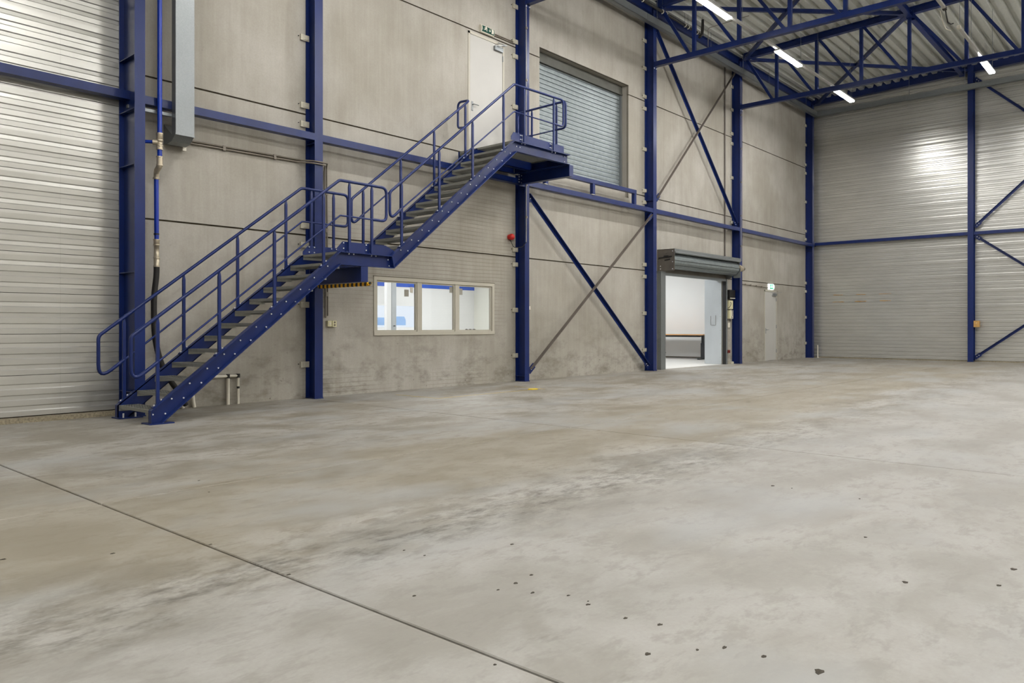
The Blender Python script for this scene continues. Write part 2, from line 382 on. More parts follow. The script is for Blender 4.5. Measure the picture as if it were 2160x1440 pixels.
# ------------------------------------------------------------------ roof deck
SL = .029
rz = lambda y: 9.20 + SL * (9.74 - y)
ce = empty('ceiling', (0, 0, 0), kind='structure')
def deck(L):
    m = MB(); P = .28; pr = []
    for k in range(3):
        y = k * P; pr += [(y, 0), (y + .13, 0), (y + .165, .105), (y + .245, .105)]
    pr.append((3 * P, 0)); n = len(pr)
    vs = [(0, -y, z + SL * y) for y, z in pr] + [(L, -y, z + SL * y) for y, z in pr]
    return m.add(vs, [(i, i + 1, n + i + 1, n + i) for i in range(n - 1)])
for x0, L in ((-7.2, 14.0), (6.8, 9.86), (16.66, 11.5)):
    o = deck(L).build('deck_sheet', 'deck', ce, (x0, 10.4, rz(10.4)))
    for k in range(1, 24):
        y = 10.4 - .84 * k; inst(o, (x0, y, rz(y)), ce)
MB().add([(-7.5, 10.6, rz(10.6) + .13), (28.3, 10.6, rz(10.6) + .13), (28.3, -10, rz(-10) + .13), (-7.5, -10, rz(-10) + .13),
          (-7.5, 10.6, rz(10.6) + .3), (28.3, 10.6, rz(10.6) + .3), (28.3, -10, rz(-10) + .3), (-7.5, -10, rz(-10) + .3)],
         [(0, 1, 2, 3), (7, 6, 5, 4), (0, 4, 5, 1), (1, 5, 6, 2), (2, 6, 7, 3), (3, 7, 4, 0)]).build('roof_board', 'dark', ce)

# ------------------------------------------------------------------ steel columns
CL = [.52, 1.44, 2.36, 2.66, 4.22, 4.51, 5.55, 6.57, 6.87, 7.58, 8.27]
def clip_mesh():
    m = MB().box(-.10, .05, -.012, 0, -.045, .045).box(-.10, -.088, -.012, .07, -.045, .045)
    m.box(-.06, .045, -.018, -.012, -.03, .03)
    return m
def column(x, yb, b, h, H, label, clips=(), stiff=(), rot=0, group=None):
    e = empty('steel_column', (x, yb, 0), label=label, cat='column', group=group)
    e.rotation_euler = (0, 0, rot); tf = .011; tw = .008
    MB().box(-b / 2, b / 2, -h, -h + tf, .012, H).build('front_flange', 'blue', e)
    MB().box(-b / 2, b / 2, -tf, 0, .012, H).build('back_flange', 'blue', e)
    MB().box(-tw / 2, tw / 2, -h + tf, -tf, .012, H).build('web', 'blue', e)
    MB().box(-b / 2 - .004, b / 2 + .004, -h - .012, .0, 0, .012).build('base_plate', 'blue', e)
    for z in stiff: MB().box(-b / 2 + .004, b / 2 - .004, -h + tf, -tf, z, z + .01).build('stiffener', 'blue', e)
    o = None
    for z in clips:
        if o is None: o = clip_mesh().build('panel_clip', 'clip', e, (-b / 2, -.013, z))
        else: inst(o, (-b / 2, -.013, z), e)
        o2 = MB().cyl((-b / 2 - .13, -.02, z + .008), (0, 1, 0), .007, .02, 6).build('clip_pin', 'black', e)
    return e
column(4.02, 10.12, .127, .47, 9.2, 'deep blue I-section column beside the air pipe and galvanised duct', (), (4.44, 3.78, 3.1, 1.77, .29))
column(6.82, WY - .004, .145, .245, 9.0, 'blue steel column behind the mid-landing of the staircase', CL, (3.90,))
column(11.742, WY - .004, .135, .25, 9.0, 'blue steel column between the upper white door and the upper shutter', CL, (.1, 4.4))
column(16.68, WY - .004, .155, .25, 9.0, 'blue steel column left of the open roller door', CL, (4.25,))
column(21.60, WY - .004, .17, .245, 9.0, 'blue steel column right of the open roller door', [z for z in CL if z > 4], (4.2,))
column(27.47, WY - .004, .15, .245, 9.0, 'blue steel column in the far corner of the hall', CL, (3.8,))
column(FX - .005, 5.10, .16, .26, 9.3, 'blue steel column standing against the far metal cladding', (), (), -math.pi / 2)

# ------------------------------------------------------------------ horizontal rails between columns
def rail(x0, x1, label, y=10.045):
    e = empty('wall_rail', ((x0 + x1) / 2, y, 3.945), label=label, cat='rail', group='horizontal wall rails'); L = (x1 - x0) / 2
    MB().box(-L, L, -.08, .045, 0, .105).build('tube', 'blue', e)
    for s in (-1, 1):
        MB().box(s * L - .008 if s > 0 else -L, L if s > 0 else -L + .008, -.07, .07, -.05, .155).build('end_plate', 'blue', e)
    mb = MB()
    for s in (-1, 1):
        for z in (-.03, .135): mb.cyl((s * (L - .02), -.07, z), (0, -1, 0), .012, .01, 6)
    return e
rail(-7.1, 4.025, 'blue horizontal rail across the left metal cladding', 10.0)
rail(4.045, 6.81, 'blue horizontal rail passing behind the galvanised duct')
rail(6.83, 11.73, 'blue horizontal rail behind the upper stair flight')
rail(11.75, 16.67, 'blue horizontal rail under the upper roller shutter')
rail(16.69, 21.59, 'blue horizontal rail above the open roller door')
rail(21.61, 27.46, 'blue horizontal rail above the white exit door')
for y0, y1, lb in ((9.97, 5.11, 'thin blue rail across the left bay of the far metal cladding'), (5.09, .1, 'thin blue rail across the right bay of the far metal cladding')):
    e = empty('wall_rail', (FX - .15, (y0 + y1) / 2, 3.99), label=lb, cat='rail', group='horizontal wall rails'); L = (y0 - y1) / 2
    MB().box(-.05, .05, -L, L, 0, .1).build('tube', 'blue', e)
    for s in (-1, 1): MB().box(-.065, .065, min(s * L, s * (L - .008)), max(s * L, s * (L - .008)), -.04, .14).build('end_plate', 'blue', e)

# ------------------------------------------------------------------ diagonal braces
def brace(p, q, mat, label, wd=.07, h=.07, up=(0, 1, 0)):
    p = Vector(p); q = Vector(q)
    e = empty('diagonal_brace', p, label=label, cat='brace')
    d = (q - p).normalized()
    m = MB(); m.bar((0, 0, 0), q - p, wd, .009, up)
    n = Vector(up); side = d.cross(n).normalized()
    m.bar(side * (wd / 2) - n * h / 2 * 1.0, side * (wd / 2) - n * h / 2 + (q - p), .009, h, up)
    m.build('angle_bar', mat, e)
    for a, s in ((Vector((0, 0, 0)), 1), (q - p, -1)):
        MB().bar(a - d * s * .05, a + d * s * .16, wd * 1.7, .012, up).build('gusset_plate', 'blue', e)
    b = MB()
    for a, s in ((Vector((0, 0, 0)), 1), (q - p, -1)):
        for k in (.03, .1): b.cyl(a + d * s * k - n * .006, -n, .014, .012, 6)
    tag(b.build('bolt_heads', 'bolt', e), kind='stuff')
    return e
brace((11.87, 10.06, 3.78), (16.50, 10.06, .12), 'blue', 'blue diagonal brace falling right to the foot of the column by the roller door')
brace((11.87, 9.99, .22), (16.55, 9.99, 3.86), 'greybrace', 'brownish grey diagonal brace rising right to the column by the roller door')
brace((16.82, 10.06, 8.60), (21.45, 10.06, 4.12), 'blue', 'blue diagonal brace high on the wall above the roller door')
brace((16.82, 9.99, 4.32), (21.45, 9.99, 8.78), 'greybrace', 'brownish grey diagonal brace high on the wall crossing the blue one')
UX = (1, 0, 0)
brace((FX - .16, 4.96, 3.94), (FX - .16, .1, .2), 'blue', 'blue brace falling right below the far wall rail', up=UX)
brace((FX - .19, 4.96, .15), (FX - .19, .1, 3.9), 'blue', 'blue brace rising right from the foot of the far wall column', up=UX)
brace((FX - .16, 4.96, 4.27), (FX - .16, .1, 9.0), 'blue', 'blue brace rising right above the far wall rail', up=UX)
brace((FX - .19, 4.96, 8.86), (FX - .19, .1, 4.2), 'blue', 'blue brace falling right from the top of the far wall column', up=UX)

# ------------------------------------------------------------------ roof trusses
VY = [8.87, 7.73, 6.55, 5.37, 4.08, 2.9, 1.7, .5, -.7, -1.9, -3.1, -4.3, -5.5, -6.7, -7.9]
def truss(x, label):
    e = empty('roof_truss', (x, 0, 7.57), label=label, cat='truss', group='blue roof trusses'); Z = 7.57
    tz = lambda y: 9.015 + SL * (9.74 - y) - Z   # underside of the top chord
    MB().box(-.06, .06, -9.75, 9.955, 0, .12).build('bottom_chord', 'blue', e)
    m = MB()
    y0, y1 = 9.9, -9.75
    for dx0, dx1, a, b in ((-.07, .07, 0, .012), (-.006, .006, .012, .165), (-.07, .07, .165, .177)):
        m.add([(dx, y, tz(y) + k) for dx in (dx0, dx1) for y in (y0, y1) for k in (a, b)],
              [(0, 1, 3, 2), (4, 6, 7, 5), (0, 4, 5, 1), (2, 3, 7, 6), (0, 2, 6, 4), (1, 5, 7, 3)])
    m.build('top_chord', 'blue', e)
    for y in VY: MB().box(-.04, .04, y - .04, y + .04, .12, tz(y)).build('vertical', 'blue', e)
    tops = [9.78] + [y - .07 for y in VY[:-1]]; bots = [y + .13 for y in VY]
    for a, b in zip(tops, bots): MB().bar((0, a, tz(a) + .0), (0, b, .12), .07, .07, (1, 0, 0)).build('diagonal', 'blue', e)
    MB().box(-.075, .075, 9.945, 9.957, -.06, .17).build('end_plate', 'blue', e)
    b = MB()
    for s in (-.05, .05): b.cyl((s, 9.945, -.035), (0, -1, 0), .016, .014, 6)
    tag(b.build('bolt_heads', 'bolt', e), kind='stuff')
truss(11.742, 'blue roof truss above the staircase landing, only its chord end in view')
truss(16.66, 'nearer blue lattice roof truss spanning from the column left of the roller door')
truss(21.58, 'farther blue lattice roof truss spanning from the column right of the roller door')
def roofbar(p, q, label, name='roof_brace', wd=.08, cat='brace'):
    p = Vector(p); q = Vector(q); e = empty(name, p, label=label, cat=cat)
    d = (q - p).normalized()
    m = MB(); m.bar((0, 0, 0), q - p, wd, .01); m.bar(Vector((0, 0, wd / 2)) + d.cross(Vector((0, 0, 1))) * wd / 2, Vector((0, 0, wd / 2)) + d.cross(Vector((0, 0, 1))) * wd / 2 + (q - p), .01, wd)
    m.build('angle_bar', 'blue', e)
    for a, s in ((Vector((0, 0, 0)), 1), (q - p, -1)): MB().bar(a - d * s * .08, a + d * s * .2, .17, .012).build('gusset_plate', 'blue', e)
roofbar((16.75, 9.72, 8.98), (21.5, 5.42, 9.13), 'blue roof brace running from the nearer truss end to the middle of the farther truss')
roofbar((21.4, 9.72, 8.96), (16.75, 5.42, 9.1), 'blue roof brace running from the farther truss end towards the nearer truss')
roofbar((21.68, 9.70, 8.98), (27.6, 5.2, 9.13), 'blue roof brace running from the farther truss end to the far wall column')
roofbar((27.5, 9.85, 8.96), (21.65, 5.46, 9.13), 'blue roof brace running from the far corner to the farther truss')
def tie(x0, x1, label):
    e = empty('roof_tie', (x0, 5.34, 9.05), label=label, cat='beam', group='roof ties')
    L = x1 - x0
    MB().box(0, L, -.06, .06, 0, .01).box(0, L, -.004, .004, .01, .13).box(0, L, -.06, .06, .13, .14).build('i_beam', 'blue', e)
    MB().box(-.0, .012, -.08, .08, -.03, .16).build('end_plate', 'blue', e)
    MB().box(L - .012, L, -.08, .08, -.03, .16).build('end_plate', 'blue', e)
tie(11.75, 16.58, 'blue roof tie between the nearest truss and the nearer lattice truss')
tie(16.74, 21.5, 'blue roof tie joining the two lattice trusses')
tie(21.66, 27.6, 'blue roof tie from the farther truss to the far wall column')
def eave(x0, x1, label):
    e = empty('eaves_beam', (x0, 10.03, 8.88), label=label, cat='beam', group='eaves beams'); L = x1 - x0
    MB().box(0, L, -.07, .07, 0, .012).box(0, L, -.005, .005, .012, .2).box(0, L, -.07, .07, .2, .212).build('i_beam', 'blue', e)
    MB().box(0, .012, -.08, .08, -.03, .23).build('end_plate', 'blue', e)
eave(11.76, 16.66, 'dark blue eaves beam above the upper roller shutter')
eave(16.70, 21.58, 'dark blue eaves beam above the open roller door bay')
eave(21.62, 27.45, 'dark blue eaves beam above the exit door bay')
e = empty('eaves_beam', (FX - .12, 0, 9.0), label='dark blue sloping beam along the top of the far metal cladding', cat='beam', group='eaves beams')
m = MB(); k0 = .029
for x0, x1, a, b in ((-.08, .08, 0, .015), (-.006, .006, .015, .33), (-.08, .08, .33, .345)):
    m.add([(x, y, a_ + k0 * (9.9 - y) * .75) for x in (x0, x1) for y in (10.1, -9.7) for a_ in (a, b)],
          [(0, 1, 3, 2), (4, 6, 7, 5), (0, 4, 5, 1), (2, 3, 7, 6), (0, 2, 6, 4), (1, 5, 7, 3)])
m.build('i_beam', 'blue', e)

# ------------------------------------------------------------------ cable tray, hung on rods, and roof pipe
ct = empty('cable_tray', (12, 9.82, 8.50), label='galvanised cable tray running high along the concrete wall and round the far corner', cat='cable tray')
def traypart(x0, x1, y0, y1):
    m = MB()
    if x1 - x0 > y1 - y0:
        m.box(x0, x1, y0, y1, 0, .004).box(x0, x1, y0, y0 + .004, 0, .17).box(x0, x1, y1 - .004, y1, 0, .17)
    else:
        m.box(x0, x1, y0, y1, 0, .004).box(x0, x0 + .004, y0, y1, 0, .17).box(x1 - .004, x1, y0, y1, 0, .17)
    return m
for a, b in ((-5, -2), (-2, 1), (1, 4), (4, 7), (7, 10), (10, 13), (13, 15.3)): traypart(a + .005, b - .005, -.06, .06).build('tray_length', 'galv', ct)
for a, b in ((-2.9, .06), (-5.9, -2.9), (-8.9, -5.9)): traypart(15.3, 15.42, a + .005, b - .005).build('tray_length', 'galv', ct)
r0 = MB().cyl((0, 0, 0), (0, 0, 1), .006, .62, 6).build('hanger_rod', 'galv', ct, (4.55, 0, .1))
for x in (1.6, 7.4, 9.45, 11.3, 14.4): inst(r0, (x, 0, .1), ct)
for y in (-1.2, -3.0, -4.6, -6.3): inst(r0, (15.36, y, .1), ct)
rp = empty('roof_pipe', (14, 9.72, 8.88), label='dark pipe with white clips running below the roof edge', cat='pipe')
MB().tube([(-8, 0, 0), (4.55, 0, 0)], .035, 10).build('pipe', 'rubber', rp)
for x in (1.7, 2.62, 2.8, 3.75, 3.92, 4.4):
    pts = [(x, .045 * math.cos(t), .045 * math.sin(t)) for t in [math.pi * (-.35 - 1.2 * k / 8) for k in range(9)]]
    MB().tube(pts, .012, 6).build('clip', 'plastic', rp); MB().cyl((x, 0, .035), (0, 0, 1), .004, .33, 5).build('rod', 'galv', rp)
hs = empty('hanging_strap', (18.3, 9.5, 8.85), label='black strap hanging from the roof beside the nearer truss', cat='strap')
MB().tube([(0, 0, .28), (.0, 0, .1), (-.01, .01, -.1), (-.09, .05, -.2)], [.035, .04, .04, .035], 8).build('strap', 'rubber', hs)
MB().cyl((0, 0, .26), (0, 0, 1), .006, .2, 6).build('hook', 'galv', hs)
lc = empty('roof_conduit', (18.6, 9.5, 8.55), label='thin bent conduit dropping from the roof behind the nearer truss', cat='conduit')
MB().tube(fillet([(0, 0, -.15), (0, 0, .45), (.3, -1.0, .6)], .08), .009, 6).build('tube', 'conduit', lc)

# ------------------------------------------------------------------ linear lamps on trunking
def lamp_parts():
    e = empty('ceiling_light', (0, 0, 0))
    MB().box(-.72, .72, -.075, .075, 0, .035).build('housing', 'white', e); MB().box(-.705, .705, -.006, .006, -.034, -.03).build('divider', 'white', e)
    m = MB(); pr = [(-.07, 0), (-.058, -.03), (.058, -.03), (.07, 0)]
    m.add([(x, y, z) for x in (-.70, .70) for y, z in pr], [(0, 1, 5, 4), (1, 2, 6, 5), (2, 3, 7, 6), (0, 3, 2, 1), (4, 5, 6, 7)])
    m.build('diffuser', 'lamp', e)
    return e
proto = lamp_parts(); first = True
def put_lamp(x, y, label, group):
    global first
    if first: e = proto; first = False
    else:
        e = proto.copy(); col.objects.link(e)
        for ch in proto.children: c = ch.copy(); col.objects.link(c); c.parent = e
    e.location = (x, y, 7.70); tag(e, label, 'lamp', group)
G = 'linear lamps on trunking'
put_lamp(14.63, 7.35, 'bright linear lamp nearest the camera, at the top edge above the nearer truss', G)
put_lamp(18.62, 7.35, 'bright linear lamp between the two lattice trusses', G)
put_lamp(22.66, 7.35, 'bright linear lamp just beyond the farther truss, left of the far wall column', G)
put_lamp(22.45, 3.80, 'bright linear lamp at the right, above the far wall column', G)
for yy in (7.35, 3.8, .25, -3.3, -6.85):  # unseen lamps; rear row and far-end ones added to lift the lighting
    for xx in (-5.4, -1.4, 2.6, 6.62, 10.63, 14.63, 18.62, 22.66, 26.5):
        if yy == 7.35 and (xx > 14 or xx < 5): continue
        if yy == 3.8 and (xx > 18 or xx == 6.62): continue
        if yy == -3.3 and xx == 6.62: continue
        if yy == .25: xx = xx - 2.0  # row shifted to keep its reflection off the left cladding
        put_lamp(xx, yy, 'unseen linear lamp placed to light the open hall floor', 'unseen linear lamps over the hall')
for yy, lb in ((7.35, 'white lamp trunking running above the truss chords on the left'), (3.8, 'white lamp trunking under the roof deck at the right')):
    e = empty('lamp_trunking', (0, yy, 7.735), label=lb, cat='trunking', group='lamp trunking')
    for a, b in ((-7, 0), (0, 7), (7, 13.9), (13.9, 19.3), (19.3, 23.4)) if yy > 5 else ((-7, 0), (0, 7), (7, 13.9), (13.9, 17.95), (19.35, 23.3)):
        m = MB(); m.box(a + .003, b - .003, -.03, .03, 0, .05).build('trunk_length', 'white', e)
    for x in (13.9, 16.0, 19.4, 20.6, 23.2): MB().cyl((x, 0, .05), (0, 0, 1), .005, rz(yy) - 7.785, 6).build('hanger_rod', 'galv', e)

dc = empty('dangling_wires', (18.0, 3.80, 7.72), label='loose lamp wires hanging in the open gap of the right trunking', cat='cable')
MB().tube([(-.05, 0, .03), (.08, 0, .0), (.2, .02, -.02), (.4, .03, -.12), (.62, .02, -.1), (.75, .0, -.05)], .014, 6).build('wire', 'black', dc)
MB().tube([(-.05, .08, .0), (.3, .1, -.14), (.55, .1, -.2), (.8, .05, -.18)], .010, 6).build('wire', 'plastic', dc)
MB().box(-.08, .02, -.035, .035, .0, .06).build('connector', 'black', dc); MB().box(1.25, 1.36, -.035, .035, .0, .06).build('connector', 'plastic', dc)

# ------------------------------------------------------------------ staircase
st = empty('steel_staircase', (3.75, 9.2, 0), label='blue steel staircase with galvanised treads rising in two flights to the upper door', cat='staircase')
SX, SY = 3.75, 9.2
def S(mb): mb.v = [(x - SX, y - SY, z) for x, y, z in mb.v]; return mb
NW, FW = 8.775, 9.632     # inner web planes of near and far stringers
def channel(poly, flange_edges, near):
    m = MB(); w0, w1 = (NW, NW + .008) if near else (FW, FW + .008); f0, f1 = (NW - .07, NW + .008) if near else (FW, FW + .075)
    m.prism(poly, w1 - w0, 1, w0); c = Vector((sum(p[0] for p in poly) / len(poly), sum(p[1] for p in poly) / len(poly)))
    for i in flange_edges:
        a = Vector(poly[i]); b = Vector(poly[(i + 1) % len(poly)]); d = (b - a).normalized(); n = Vector((-d.y, d.x))
        if (c - a).dot(n) < 0: n = -n
        m.prism([tuple(a), tuple(b), tuple(b + n * .011), tuple(a + n * .011)], f1 - f0, 1, f0)
    return S(m)
lowp = [(3.751, .0), (3.751, .156), (6.31, 2.137), (6.318, 1.955), (3.87, 0)]
lnd = [(6.31, 2.137), (7.212, 2.135), (7.256, 1.953), (6.318, 1.955)]
upp = [(7.212, 2.135), (9.932, 4.32), (10.006, 4.14), (7.256, 1.953)]
ln2 = [(9.932, 4.32), (11.514, 4.335), (11.514, 4.15), (10.006, 4.14)]
for near in (True, False):
    channel(lowp, (0, 1, 3), near).build('stringer', 'blue', st)
    channel(lnd, (0, 2), near).build('landing_beam', 'blue', st)
    channel(upp, (0, 2, 3), near).build('stringer', 'blue', st)
    channel(ln2, (0, 2), near).build('landing_beam', 'blue', st)
    y0 = NW - .1 if near else FW - .12
    S(MB().box(3.72, 4.0, y0, y0 + .22, 0, .012)).build('foot_plate', 'blue', st)
    b = MB()
    for x in (3.79, 3.93): b.cyl((x, (y0 + .17) if near else y0 + .05, .012), (0, 0, 1), .011, .05, 6)
    tag(S(b).build('anchor_bolts', 'bolt', st), kind='stuff')
S(MB().box(11.505, 11.515, NW, 10.1, 4.15, 4.335).box(11.44, 11.515, NW, 10.1, 4.15, 4.16).box(11.44, 11.515, NW, 10.1, 4.325, 4.335)).build('end_beam', 'blue', st)
S(MB().box(9.95, 11.5, 10.10, 10.11, 4.15, 4.335).box(9.95, 11.5, 10.04, 10.11, 4.15, 4.16)).build('wall_beam', 'blue', st)
# treads: frame, nosing and bearing bars
def tread_mesh(dep, hw, cell=.034, cross=.075, th=.035):
    m = MB(); m.box(0, .02, -hw, hw, -.036, 0).box(dep - .005, dep, -hw, hw, -.045, 0)
    m.box(0, dep, -hw, -hw + .005, -.07, 0).box(0, dep, hw - .005, hw, -.07, 0)
    n = int((dep - .03) / cell)
    for k in range(1, n + 1): x = .022 + k * (dep - .027) / (n + 1); m.box(x - .002, x + .002, -hw, hw, -th, -.001)
    n = int(2 * hw / cross)
    for k in range(1, n): y = -hw + k * 2 * hw / n; m.box(.02, dep, y - .0025, y + .0025, -.014, -.002)
    return m
TY = (NW + .008 + FW) / 2; hw = (FW - NW - .008) / 2 - .001
o = tread_mesh(.235, hw).build('tread', 'grating', st, (3.765 - SX, TY - SY, .157))
for k in range(1, 12): inst(o, (3.765 + .2132 * k - SX, TY - SY, .157 + .1652 * k), st)
for k in range(12): inst(o, (7.43 + .2105 * k - SX, TY - SY, 2.31 + .1690 * k), st)
m = tread_mesh(.93, hw, .034, .09); m.build('landing_grating', 'grating', st, (6.322 - SX, TY - SY, 2.142))
m = tread_mesh(1.53, (10.09 - NW - .008) / 2, .034, .1); m.build('landing_grating', 'grating', st, (9.965 - SX, (10.09 + NW + .008) / 2 - SY, 4.338))
# toe plates
for near in (True, False):
    y = NW + .012 if near else FW - .012
    S(MB().prism([(6.31, 2.145), (6.31, 2.19), (6.40, 2.285), (7.16, 2.285), (7.31, 2.225), (7.31, 2.145)], .006, 1, y)).build('toe_plate', 'blue', st)
    if near: S(MB().prism([(9.93, 4.345), (9.93, 4.41), (10.0, 4.49), (11.42, 4.49), (11.42, 4.345)], .006, 1, y)).build('toe_plate', 'blue', st)
S(MB().box(11.47, 11.476, NW + .05, 9.93, 4.345, 4.49)).build('toe_plate', 'blue', st)
# hand rails
def rails(pts3, mid, r=.021, rm=.0125, fr=.09):
    S(MB().tube(fillet(pts3, fr), r, 12)).build('handrail', 'blue', st)
    if mid: S(MB().tube(fillet(mid, .05), rm, 8)).build('mid_rail', 'blue', st)
def post(x, y, z0, z1, foot=True, ax=0):
    m = MB(); a = .024; b = .013 if ax == 0 else .024; a, b = (.018, .013) if ax == 0 else (.013, .018)
    zt = z1 - .075
    vs = [(x + sx * a, y + sy * b, z) for z in (z0, zt) for sx, sy in ((-1, -1), (1, -1), (1, 1), (-1, 1))]
    vs += [(x + sx * .009, y + sy * .009, z1 - .012) for sx, sy in ((-1, -1), (1, -1), (1, 1), (-1, 1))]
    m.add(vs, [(3, 2, 1, 0)] + [(i + j * 4, (i + 1) % 4 + j * 4, (i + 1) % 4 + 4 + j * 4, i + 4 + j * 4) for j in (0, 1) for i in range(4)] + [(8, 9, 10, 11)])
    S(m).build('post', 'blue', st)
topl = lambda x: .156 + .774 * (x - 3.751)
topu = lambda x: 2.135 + .803 * (x - 7.212)
rl = lambda x: .99 + (3.118 - .99) / (6.32 - 3.546) * (x - 3.546)
ru = lambda x: 3.07 + 2.23 / 2.755 * (x - 7.205)
bolts = MB()
def foot(x, y, z, sl):
    d = Vector((1, 0, sl)).normalized()
    S(MB().bar(Vector((x, y, z + .006)) - d * .075, Vector((x, y, z + .006)) + d * .075, .06, .012)).build('post_foot', 'blue', st)
    for k in (-.05, .05): bolts.cyl(Vector((x, y, z + .01)) + d * k, (0, 0, 1), .009, .016, 6)
for near in (True, False):
    y = 8.746 if near else 9.665
    rails([(3.84, y, .70), (3.546, y, .474), (3.546, y, .99), (6.32, y, 3.118), (7.141, y, 3.118), (7.141, y, 2.634), (6.88, y, 2.634)],
          [(3.84, y, .70), (6.33, y, 2.634), (6.88, y, 2.634)])
    for x in (3.838, 4.575, 5.318, 6.06): post(x, y, topl(x), rl(x)); foot(x, y, topl(x), .774)
    for x in (6.485, 6.875):
        post(x, y, 2.14, 3.118); yy = NW if near else FW
        S(MB().box(x - .05, x + .05, min(y, yy) - .004, max(y, yy) + .004, 2.137, 2.149)).build('post_foot', 'blue', st)
        ysg = y - .02 if near else y - .035
        for dx in (-.045, .045):
            for z in (2.19, 2.265): bolts.cyl((x + dx - .03, NW + .012 if near else FW - .012, z), (0, -1, 0), .009, .016, 6)
    if near:
        rails([(7.437, y, 2.86), (7.205, y, 2.66), (7.205, y, 3.07), (9.96, y, 5.30), (11.36, y, 5.335), (11.36, y, 4.84), (11.07, y, 4.835)],
              [(7.437, y, 2.86), (9.96, y, 4.83), (11.07, y, 4.835)])
        for x in (10.235, 11.07):
            post(x, y, 4.335, ru(9.96) + .02)
            for dx in (-.07, -.03):
                for z in (4.39, 4.46): bolts.cyl((x + dx, NW + .012, z), (0, -1, 0), .009, .016, 6)
    else:
        rails([(7.437, y, 2.86), (7.205, y, 2.66), (7.205, y, 3.07), (9.80, y, 5.17), (9.80, y + .3, 5.19), (9.80, y + .3, 4.72), (9.69, y, 4.66)],
              [(7.437, y, 2.86), (9.69, y, 4.66)])
    for x in (7.43, 8.192, 8.935, 9.69): post(x, y, topu(x), ru(x)); foot(x, y, topu(x), .80)
X2 = 11.45
rails([(X2, 9.0, 4.84), (X2, 8.76, 4.84), (X2, 8.76, 5.345), (X2, 9.95, 5.33), (X2, 9.95, 4.83), (X2, 9.60, 4.83)], [(X2, 9.0, 4.84), (X2, 9.60, 4.83)])
for y in (9.59, 8.98): post(X2, y, 4.335, 5.335, ax=1)
# bolts on the outer stringer faces
for k in range(12):
    x = 3.765 + .2132 * k; z = .157 + .1652 * k
    for dx in (.03, .17): bolts.cyl((x + dx, NW, z - .05), (0, -1, 0), .0095, .012, 7)
    x = 7.43 + .2105 * k; z = 2.31 + .169 * k
    for dx in (.03, .17): bolts.cyl((x + dx - .03, NW, z - .07), (0, -1, 0), .0095, .012, 7)
for x, z in ((10.05, 4.245), (10.14, 4.245), (11.42, 4.29), (11.42, 4.2), (7.19, 2.08), (7.21, 1.99)): bolts.cyl((x, NW, z), (0, -1, 0), .0095, .012, 7)
for x in (6.47, 6.55, 6.86, 6.94): bolts.cyl((x, NW - .04, 2.126), (0, 0, -1), .009, .02, 6)
for x in (10.15, 10.24, 11.0, 11.1): bolts.cyl((x, NW - .04, 4.318), (0, 0, -1), .009, .02, 6)
tag(S(bolts).build('bolt_heads', 'bolt', st), kind='stuff')
# support brackets from the columns
for xc, z0, z1, y1 in ((6.72, 1.735, 1.953, 9.965), (11.56, 3.935, 4.148, 9.965)):
    S(MB().box(xc - .06, xc + .06, 8.72, y1, z0, z0 + .01).box(xc - .004, xc + .004, 8.72, y1, z0, z1).box(xc - .06, xc + .06, 8.72, y1, z1 - .01, z1)).build('support_bracket', 'blue', st)
    S(MB().box(xc - .06, xc + .06, 8.712, 8.722, z0, z1)).build('end_plate', 'blue', st)
    S(MB().box(xc - .07, xc + .2, y1 - .012, y1, z0 - .03, z1 + .03)).build('fixing_plate', 'blue', st)
b = MB()
for z in (3.98, 4.03, 4.08, 4.12): b.cyl((11.5, 9.955, z), (-1, 0, 0), .012, .02, 6)
for z in (3.97, 4.04, 4.11):
    for x in (11.56,): b.cyl((x, 9.953, z), (0, -1, 0), .012, .014, 6)
tag(S(b).build('bracket_bolts', 'bolt', st), kind='stuff')

hb = empty('hazard_bumper', (6.8, 9.33, 1.70), label='yellow and black striped foam bumper under the stair mid-landing', cat='bumper')
prof = [(-.045 + .09 * k / 8, -.05 * math.sin(math.pi * k / 8)) for k in range(9)]
MB().prism([(a, b + .03) for a, b in prof], 1.22, 1, -.63).build('foam_profile', 'hazard', hb)
MB().cyl((0, -.63, .018), (0, -1, 0), .02, .02, 10).build('end_cap', 'black', hb)

# ------------------------------------------------------------------ guard frame under the upper shutter
gf = empty('guard_frame', (14, 10.0, 4.05), label='low blue tubular frame standing on the rail below the upper shutter', cat='frame')
MB().box(-1.75, 1.82, -.045, .045, .255, .345).build('top_tube', 'blue', gf)
for x in (-1.62, .06, 1.775): MB().box(x - .045, x + .045, -.04, .04, 0, .255).build('post', 'blue', gf)
for x in (-1.62, .06): MB().box(x - .10, x + .0, -.06, -.0, .0, .012).build('shim', 'clip', gf)

# ------------------------------------------------------------------ upper roller shutter (recessed)
sh = empty('roller_shutter', (14.157, WY + .235, 4.5), label='closed galvanised roller shutter in the upper opening beside the stair landing', cat='shutter')
def slat(L):
    m = MB(); pr = [(.004, 0), (-.011, .005), (-.013, .05), (-.010, .087), (.004, .0925)]
    n = len(pr); vs = [(-L, y, z) for y, z in pr] + [(L, y, z) for y, z in pr] + [(-L, .01, 0), (-L, .01, .0935), (L, .01, 0), (L, .01, .0935)]
    return m.add(vs, [(i, n + i, n + i + 1, i + 1) for i in range(n - 1)] + [(10, 11, 13, 12), (10, 12, 5, 0), (4, 9, 13, 11)])
o = slat(1.66).build('slat', 'shutter', sh)
for k in range(1, 24): inst(o, (0, 0, .0975 * k), sh)
MB().box(1.64, 1.712, -.05, .03, -.26, 2.35).build('guide', 'galv', sh); MB().box(-1.712, -1.64, -.05, .03, -.26, 2.35).build('guide', 'galv', sh)
